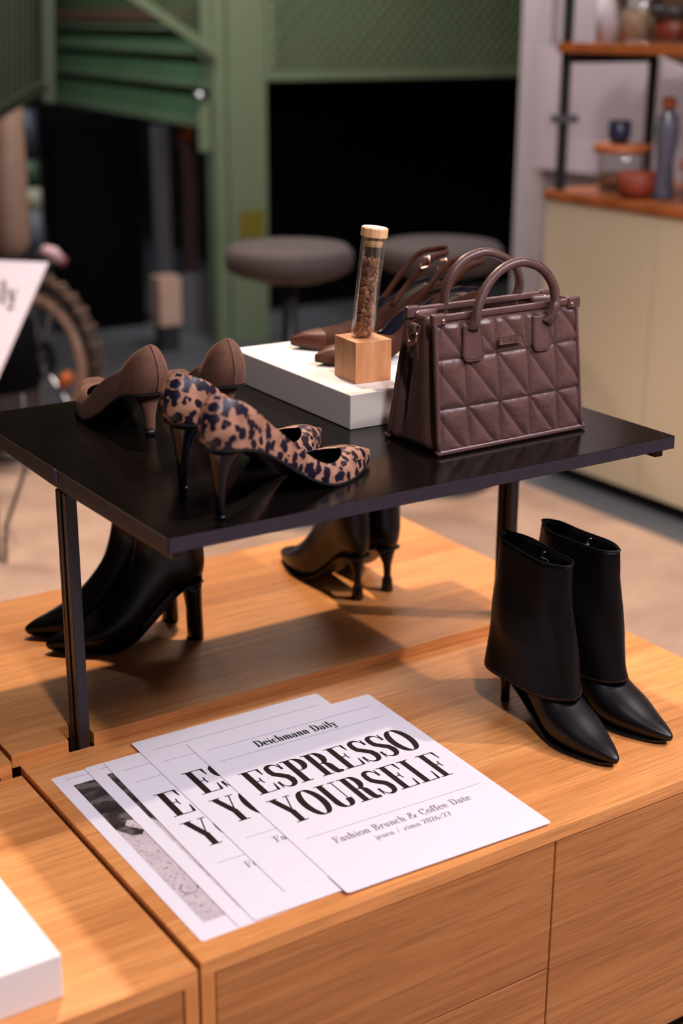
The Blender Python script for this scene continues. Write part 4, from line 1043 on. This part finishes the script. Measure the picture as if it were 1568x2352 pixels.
poly_plate('guard_sheet', [p+fw*.06 for p in PA], .01, GREENX, g2, off)

# dark uprights between the black walls, beige box below
for (x0, x1, m_, lab, nm, z1, zb) in ((2.46, 2.52, GREYP, 'dark grey upright pole between the black wall and the green post', 'support_pole', .48, FZ),
                              (2.60, 2.66, BRP, 'dark brown upright pole with an orange cap beside the green post', 'support_pole', .41, FZ)):
    p_ = link(nm, B(x0, x1, 5.00, 5.06, zb, z1), m_); tag(p_, lab, 'pole')
    if m_ is BRP: link('pole_cap', LATHE([(.036, 0), (.040, .03), (.036, .07), (.02, .085)], 16), plain('orange_cap', (.42, .10, .03), .5), p_, True, loc=(2.63, 5.03, .4105))
bx = empty('cardboard_box', (2.20, 4.50, FZ), .0, 'small beige cardboard box on the floor beside the black wall', 'box')
link('carton', B(0, .105, 0, .09, .115, .325), CARD, bx, bevel=.004); link('box_flap', B(.002, .103, .002, .088, .326, .330), CARD, bx); link('box_stand', B(.01, .095, .01, .08, 0, .1145), STEELD, bx)
bg = empty('floor_box', (2.51, 4.82, FZ), .0, 'pale grey box on the floor left of the green post', 'box')
link('carton', B(0, .10, 0, .10, 0, .26), plain('grey_box', (.15, .14, .15), .6), bg, bevel=.004); link('box_flap', B(.002, .098, .002, .098, .261, .264), GREYP, bg)

# stools
def stool(loc, rad, seat_z, label):
    s = empty('bar_stool', (loc[0], loc[1], FZ), 0, label, 'stool', 'round upholstered bar stools')
    h = seat_z-FZ
    link('seat', LATHE([(.01, h-.085), (rad*.80, h-.085), (rad*.96, h-.070), (rad, h-.045), (rad*.985, h-.020), (rad*.90, h-.004), (rad*.5, h), (.01, h)], 48), STOOLM, s, True)
    link('seat_plate', LATHE([(.01, h-.10), (rad*.55, h-.10), (rad*.6, h-.087), (.01, h-.087)], 32), STEELD, s, True)
    link('column', LATHE([(.022, .02), (.022, h-.10)], 20), STEELD, s, True)
    link('base_disc', LATHE([(.01, 0), (rad*.95, 0), (rad*.95, .008), (.05, .022), (.01, .022)], 40), STEELD, s, True)
    P = [(rad*.7*math.cos(2*PI*k/28), rad*.7*math.sin(2*PI*k/28), .26) for k in range(28)]
    ft = link('foot_ring', TUBE(P, .010, 8, closed=True), STEELD, s, True)
    link('ring_arm', TUBE([(rad*.7, 0, .26), (-rad*.7, 0, .26)], .007, 8), STEELD, ft, True)
    return s
stool((1.545, 2.345), .183, .345, 'round dark taupe bar stool left of the coffee tube, before the green post')
stool((2.080, 2.345), .192, .312, 'round dark taupe bar stool behind the handbag handles')
st = link('sticker', B(2.60-2.56, 2.73-2.56, -.006, -.001, .12-FZ-.10, .24-FZ-.10), YEL, gt)

# right side: low beige cupboards with shelf rack
cpb = empty('storage_cupboard', (2.44, 2.29, FZ), 0, 'long beige cupboard with wooden top along the right wall', 'cupboard')
link('carcass', B(.022, .50, -2.3, 0, .055, .875), BEIGE, cpb)
for k in range(5): link('cupboard_door', B(0, .0205, -.445*(k+1)-.03, -.445*k-.034 if k else -.001, .050, .872), BEIGE, cpb, bevel=.002)
link('worktop', B(-.008, .51, -2.31, .005, .8755, .902), SHELFW, cpb, bevel=.002)
link('toe_kick', B(.05, .48, -2.29, -.01, 0, .0545), STEELD, cpb)
rk = empty('shelf_rack', (2.44, 2.25, .4525), 0, 'black framed shelf rack with cherry wood boards on the beige cupboard', 'shelf')
for y in (0, -.75, -1.5):
    for x in (.0, .36): link('upright', B(x, x+.022, y-.022, y, 0, 1.3), STEELD, rk)
link('shelf_board', B(-.01, .40, -1.6, .01, .402, .430), SHELFW, rk, bevel=.002); link('shelf_board', B(-.01, .40, -1.6, .01, .90, .928), SHELFW, rk, bevel=.002)
link('shelf_bracket', B(0, .38, -.024, -.002, .372, .4015), STEELD, rk)
link('clamp', B(-.02, .05, -.035, .012, .20, .222), GREYP, rk)
ZC = .4526; ZS = .8827
def jar(loc, rad, h, fill, label, m_fill=COFFEE, lidm=ORW, fr=.45):
    j = empty('storage_jar', loc, 0, label, 'jar', 'glass jars on the cherry wood shelves')
    link('glass_body', LATHE([(.001, 0), (rad*.95, 0), (rad, .006), (rad, h*.93), (rad*.93, h), (rad*.88, h), (rad*.94, h*.92), (rad*.94, .008), (.001, .006)], 28), GLASS, j, True)
    link('contents', LATHE([(.001, .0085), (rad*.90, .0085), (rad*.90, h*fr), (.001, h*fr*1.05)], 24), m_fill, j, True)
    link('jar_lid', LATHE([(.001, h+.0005), (rad*1.18, h+.0005), (rad*1.18, h+.024), (.001, h+.024)], 28), lidm, j, True)
    return j
jar((2.60, 2.13, ZC), .075, .115, .4, 'wide glass jar with flat wooden lid on the cupboard, under the dark cup')
jar((2.58, 1.76, ZC), .070, .095, .4, 'glass jar with flat wooden lid on the cupboard at the right edge')
def cup(loc, r, h, m_, label, name='coffee_cup', cat='cup'):
    c = empty(name, loc, .6, label, cat)
    link('body', LATHE([(.001, 0), (r*.7, 0), (r, h*.35), (r, h), (r*.92, h), (r*.9, h*.4), (.001, h*.15)], 24), m_, c, True)
    link('handle', TUBE([(r*.95, 0, h*.8), (r*1.5, 0, h*.75), (r*1.55, 0, h*.4), (r*.95, 0, h*.3)], .005, 8), m_, c, True); return c
cup((2.585, 2.135, ZC+.140), .034, .068, NAVY, 'navy blue cup standing on the wide jar lid')
bt = empty('glass_bottle', (2.56, 1.915, ZC), 0, 'tall bottle with wooden stopper between the jars on the cupboard', 'bottle')
link('bottle_body', LATHE([(.001, 0), (.030, 0), (.032, .01), (.024, .10), (.030, .155), (.034, .19), (.030, .23), (.014, .25), (.012, .255), (.001, .255)], 24), plain('smoky_glass', (.10, .10, .14), .12), bt, True)
link('stopper', LATHE([(.001, .2555), (.020, .2555), (.022, .27), (.018, .285), (.001, .288)], 20), ORW, bt, True)
bw_ = cup((2.50, 1.965, ZC), .055, .075, REDG, 'low red-brown bowl of coffee on the cupboard before the tall bottle', 'ground_coffee_bowl', 'bowl')
cup((2.52, 1.745, ZC+.1195), .030, .055, CHROME, 'small steel cup on the right jar lid')
jar((2.60, 2.10, ZS), .060, .125, .8, 'glass jar of pale grains on the upper shelf', plain('pale_grain', (.34, .22, .15), .7, .4, 90), ORW, .75)
jar((2.58, 1.94, ZS), .062, .075, .8, 'jar of red-brown grounds on the upper shelf', REDG, STEELD, .9)
jar((2.55, 1.775, ZS), .060, .14, .8, 'glass jar of nuts on the upper shelf at the right edge', plain('nuts', (.40, .28, .2), .6, .5, 60), STEELD, .8)
wc = link('white_canister', LATHE([(.001, 0), (.045, 0), (.045, .135), (.001, .135)], 28), WALLW, None, True, loc=(2.60, 2.215, ZS)); tag(wc, 'white canister at the left end of the upper shelf', 'canister')
link('canister_lid', LATHE([(.001, .1355), (.047, .1355), (.047, .165), (.001, .165)], 28), STEELD, wc, True)
# things on the wall behind the rack
bpn = link('wall_panel', B(3.0, 3.018, 2.10, 2.47, .62, 1.6), BROWNP); tag(bpn, 'brown panel on the wall behind the shelf rack', 'panel')
dfr = empty('hanging_screen', (2.98, 1.70, .45), 0, 'tall black screen on the wall behind the shelf rack', 'screen')
link('screen_face', B(0, .02, 0, .38, .02, 1.2), BLACKW, dfr); link('screen_bar', B(-.012, -.001, .26, .285, .02, 1.2), GREYP, dfr)
crd = link('white_board', PRISM([(2.04, .44), (2.95, .44), (2.95, .86), (2.45, .86), (2.10, .76), (2.04, .70)], 2.955, 2.970, None, lambda a, b, c: (c, a, b)), plain('white_board_face', (.50, .43, .48), .5, .02, 2))
tag(crd, 'white board with a slanted corner leaning behind the shelf rack', 'board')

# left: bicycle wheel, sign stand, tan bag
wc_ = Vector((1.24, 3.505, -.172))
wh = empty('bicycle', wc_, 0, 'bicycle whose wheel with knobby brown tyre and tan rim stands behind the sign', 'bicycle')
# the wheel's plane: its axle turned about 48 degrees away from the view direction
view = Vector((wc_.x+.5913, wc_.y+1.1585, 0)).normalized(); ax = Matrix.Rotation(math.radians(-48), 3, 'Z') @ view
e1 = Vector((0, 0, 1)); e2 = ax.cross(e1)
def WP(r, a, o_=0): return e1*r*math.sin(a)+e2*r*math.cos(a)+ax*o_
R_ = .272
link('tyre', TUBE([WP(R_-.004, 2*PI*k/48) for k in range(48)], .021, 12, closed=True), STEELD, wh, True)
bm = bmesh.new()
for k in range(60):
    a = 2*PI*k/60
    for s in (-.014, .014) if k % 2 else (-.004, .004):
        c = WP(R_+.016, a, s); t1 = WP(1, a+PI/2); t0 = WP(1, a)
        vs = [bm.verts.new(c+t1*q1*.008+ax*q2*.012+t0*q3*.010) for q3 in (-1, 1) for q2 in (-1, 1) for q1 in (-1, 1)]
        for f in ((0, 2, 3, 1), (4, 5, 7, 6), (0, 1, 5, 4), (2, 6, 7, 3), (0, 4, 6, 2), (1, 3, 7, 5)): bm.faces.new([vs[i] for i in f])
link('tread_knobs', bm, TYRE, wh)['kind'] = 'stuff'
link('rim', TUBE([WP(.214, 2*PI*k/48) for k in range(48)], .024, 10, closed=True), RIM, wh, True)
link('hub', TUBE([-ax*.035, ax*.035], .022, 14), STEELD, wh, True)
for k in range(16): link('spoke', TUBE([WP(.02, 2*PI*k/16+.15), WP(.205, 2*PI*k/16)], .0014, 4), CHROME, wh)
link('reflector', TUBE([WP(.125, -.38-.22), WP(.15, -.38+.12)], [.020, .022], 10), ORANGE, wh, True)
link('brake_disc', RINGS([[WP(r, 2*PI*k/24, .012) for k in range(24)] for r in (.03, .075)], None, (False, False)), STEELD, wh)
bp_ = empty('bicycle_bag', wc_-view*.19+Vector((-.150, -.01, -.045)), 0, 'black bicycle frame bag hanging before the wheel', 'bag')
link('bag_body', LATHE([(.01, -.22), (.09, -.20), (.125, -.12), (.135, .0), (.125, .22), (.01, .24)], 28), STEELD, bp_, True)
link('bag_flap', LATHE([(.137, .02), (.140, .06), (.13, .23), (.01, .25)], 28, cap=(False, True)), BLACKW, bp_, True)

sg = empty('sign_stand', (.70, 2.45, FZ), 0, 'white sign sheet on a thin dark floor stand at the left edge', 'sign')
off = Vector((.70, 2.45, FZ))
TLc, TRc, BRc, BLc = [atd(x, y, 3.9)-off for x, y in ((-330, 585), (112, 603), (-45, 960), (-330, 960))]
nrm = -(TRc-TLc).cross(BRc-TLc).normalized()
bm = bmesh.new(); A = [bm.verts.new(p) for p in (TLc, TRc, BRc, BLc)]; C_ = [bm.verts.new(p+nrm*.004) for p in (TLc, TRc, BRc, BLc)]
bm.faces.new(A); bm.faces.new(C_)
for i in range(4): bm.faces.new((A[i], A[(i+1) % 4], C_[(i+1) % 4], C_[i]))
sf = link('sign_sheet', bm, plain('sign_paper', (.85, .78, .84), .5, .02), sg)
# lettering: end of a word running off the frame
ex = (TRc-TLc).normalized(); ey = ex.cross(nrm); ey = ey if ey.z > 0 else -ey
polys, wd_ = letters('Daily', .17, .05); bm = bmesh.new(); nn = nrm if nrm.dot(-fw) > 0 else -nrm
org = atd(-78, 694, 3.9)-off+nn*.006
for P in polys: bm.faces.new([bm.verts.new(org+ex*p[0]*.062+ey*p[1]*.062) for p in P])
KEEP.append(bm); link('sign_lettering', bm, INKL, sf)
foot = atd(12, 1300, 3.9)-off; foot.z = .006
link('stand_leg', TUBE([atd(52, 905, 3.9)-off, atd(58, 1080, 3.9)-off, foot+Vector((.01, 0, .10)), foot], .006, 8), STEELD, sg, True)
link('stand_leg', TUBE([atd(-40, 905, 3.9)-off, atd(-12, 1100, 3.9)-off, foot+Vector((-.01, .02, .0))], .006, 8), STEELD, sg, True)
link('stand_crossbar', TUBE([atd(-20, 1045, 3.9)-off, atd(58, 1050, 3.9)-off], .008, 8), STEELD, sg, True)

pb = empty('punching_bag', tuple(atd(28, 592, 5.7)), 0, 'tall tan hanging bag with rounded bottom at the left edge', 'punching bag')
link('bag_body', LATHE([(.002, .0), (.04, .008), (.064, .028), (.075, .06), (.078, .12), (.074, 1.0), (.002, 1.01)], 32), TAN, pb, True)
link('hanging_chain', TUBE([(0, 0, 1.01), (0, 0, 1.6)], .01, 8), STEELD, pb, True)
hb = atd(122, 583, 4.9)
hr = hb-wc_; hd_ = atd(10, 650, 5.02)-wc_
gp = link('handlebar_grip', TUBE([hr+r_*(-.035)+u_*.012, hr, hr+r_*.030-u_*.025], [.020, .024, .016], 12), PINKP, wh, True)
link('grip_end', TUBE([hr+r_*.030-u_*.025, hr+r_*.040-u_*.033], .018, 12), plain('red_grip_end', (.16, .03, .03), .5), gp, True)
for s_ in (-1, 1): link('fork_blade', TUBE([ax*.045*s_, hd_*.55+ax*.045*s_, hd_], .010, 8), STEELD, wh, True)
link('handlebar', TUBE([hd_, hd_.lerp(hr, .5)+Vector((0, 0, .02)), hr+r_*(-.035)+u_*.012], .011, 8), STEELD, wh, True)
vp = empty('shop_fixture', tuple(atd(85, 585, 6.6)), 0, 'slim blue-grey fixture with green and cream bands at the far left', 'fixture')
for z0, z1, m_ in ((0, .20, plain('blue_grey', (.07, .085, .10), .5)), (.201, .30, plain('cream', (.26, .25, .19), .5)), (.301, .42, plain('deep_green', (.014, .04, .018), .5)), (.421, .64, plain('night_blue', (.018, .024, .035), .5))):
    link('band', LATHE([(.002, z0), (.036, z0), (.036, z1), (.002, z1)], 20), m_, vp, True)
link('fixture_pole', LATHE([(.012, FZ-atd(85, 585, 6.6).z), (.012, -.001)], 10), STEELD, vp, True)
for o in bpy.data.objects:
    if '_z' in o: del o['_z']
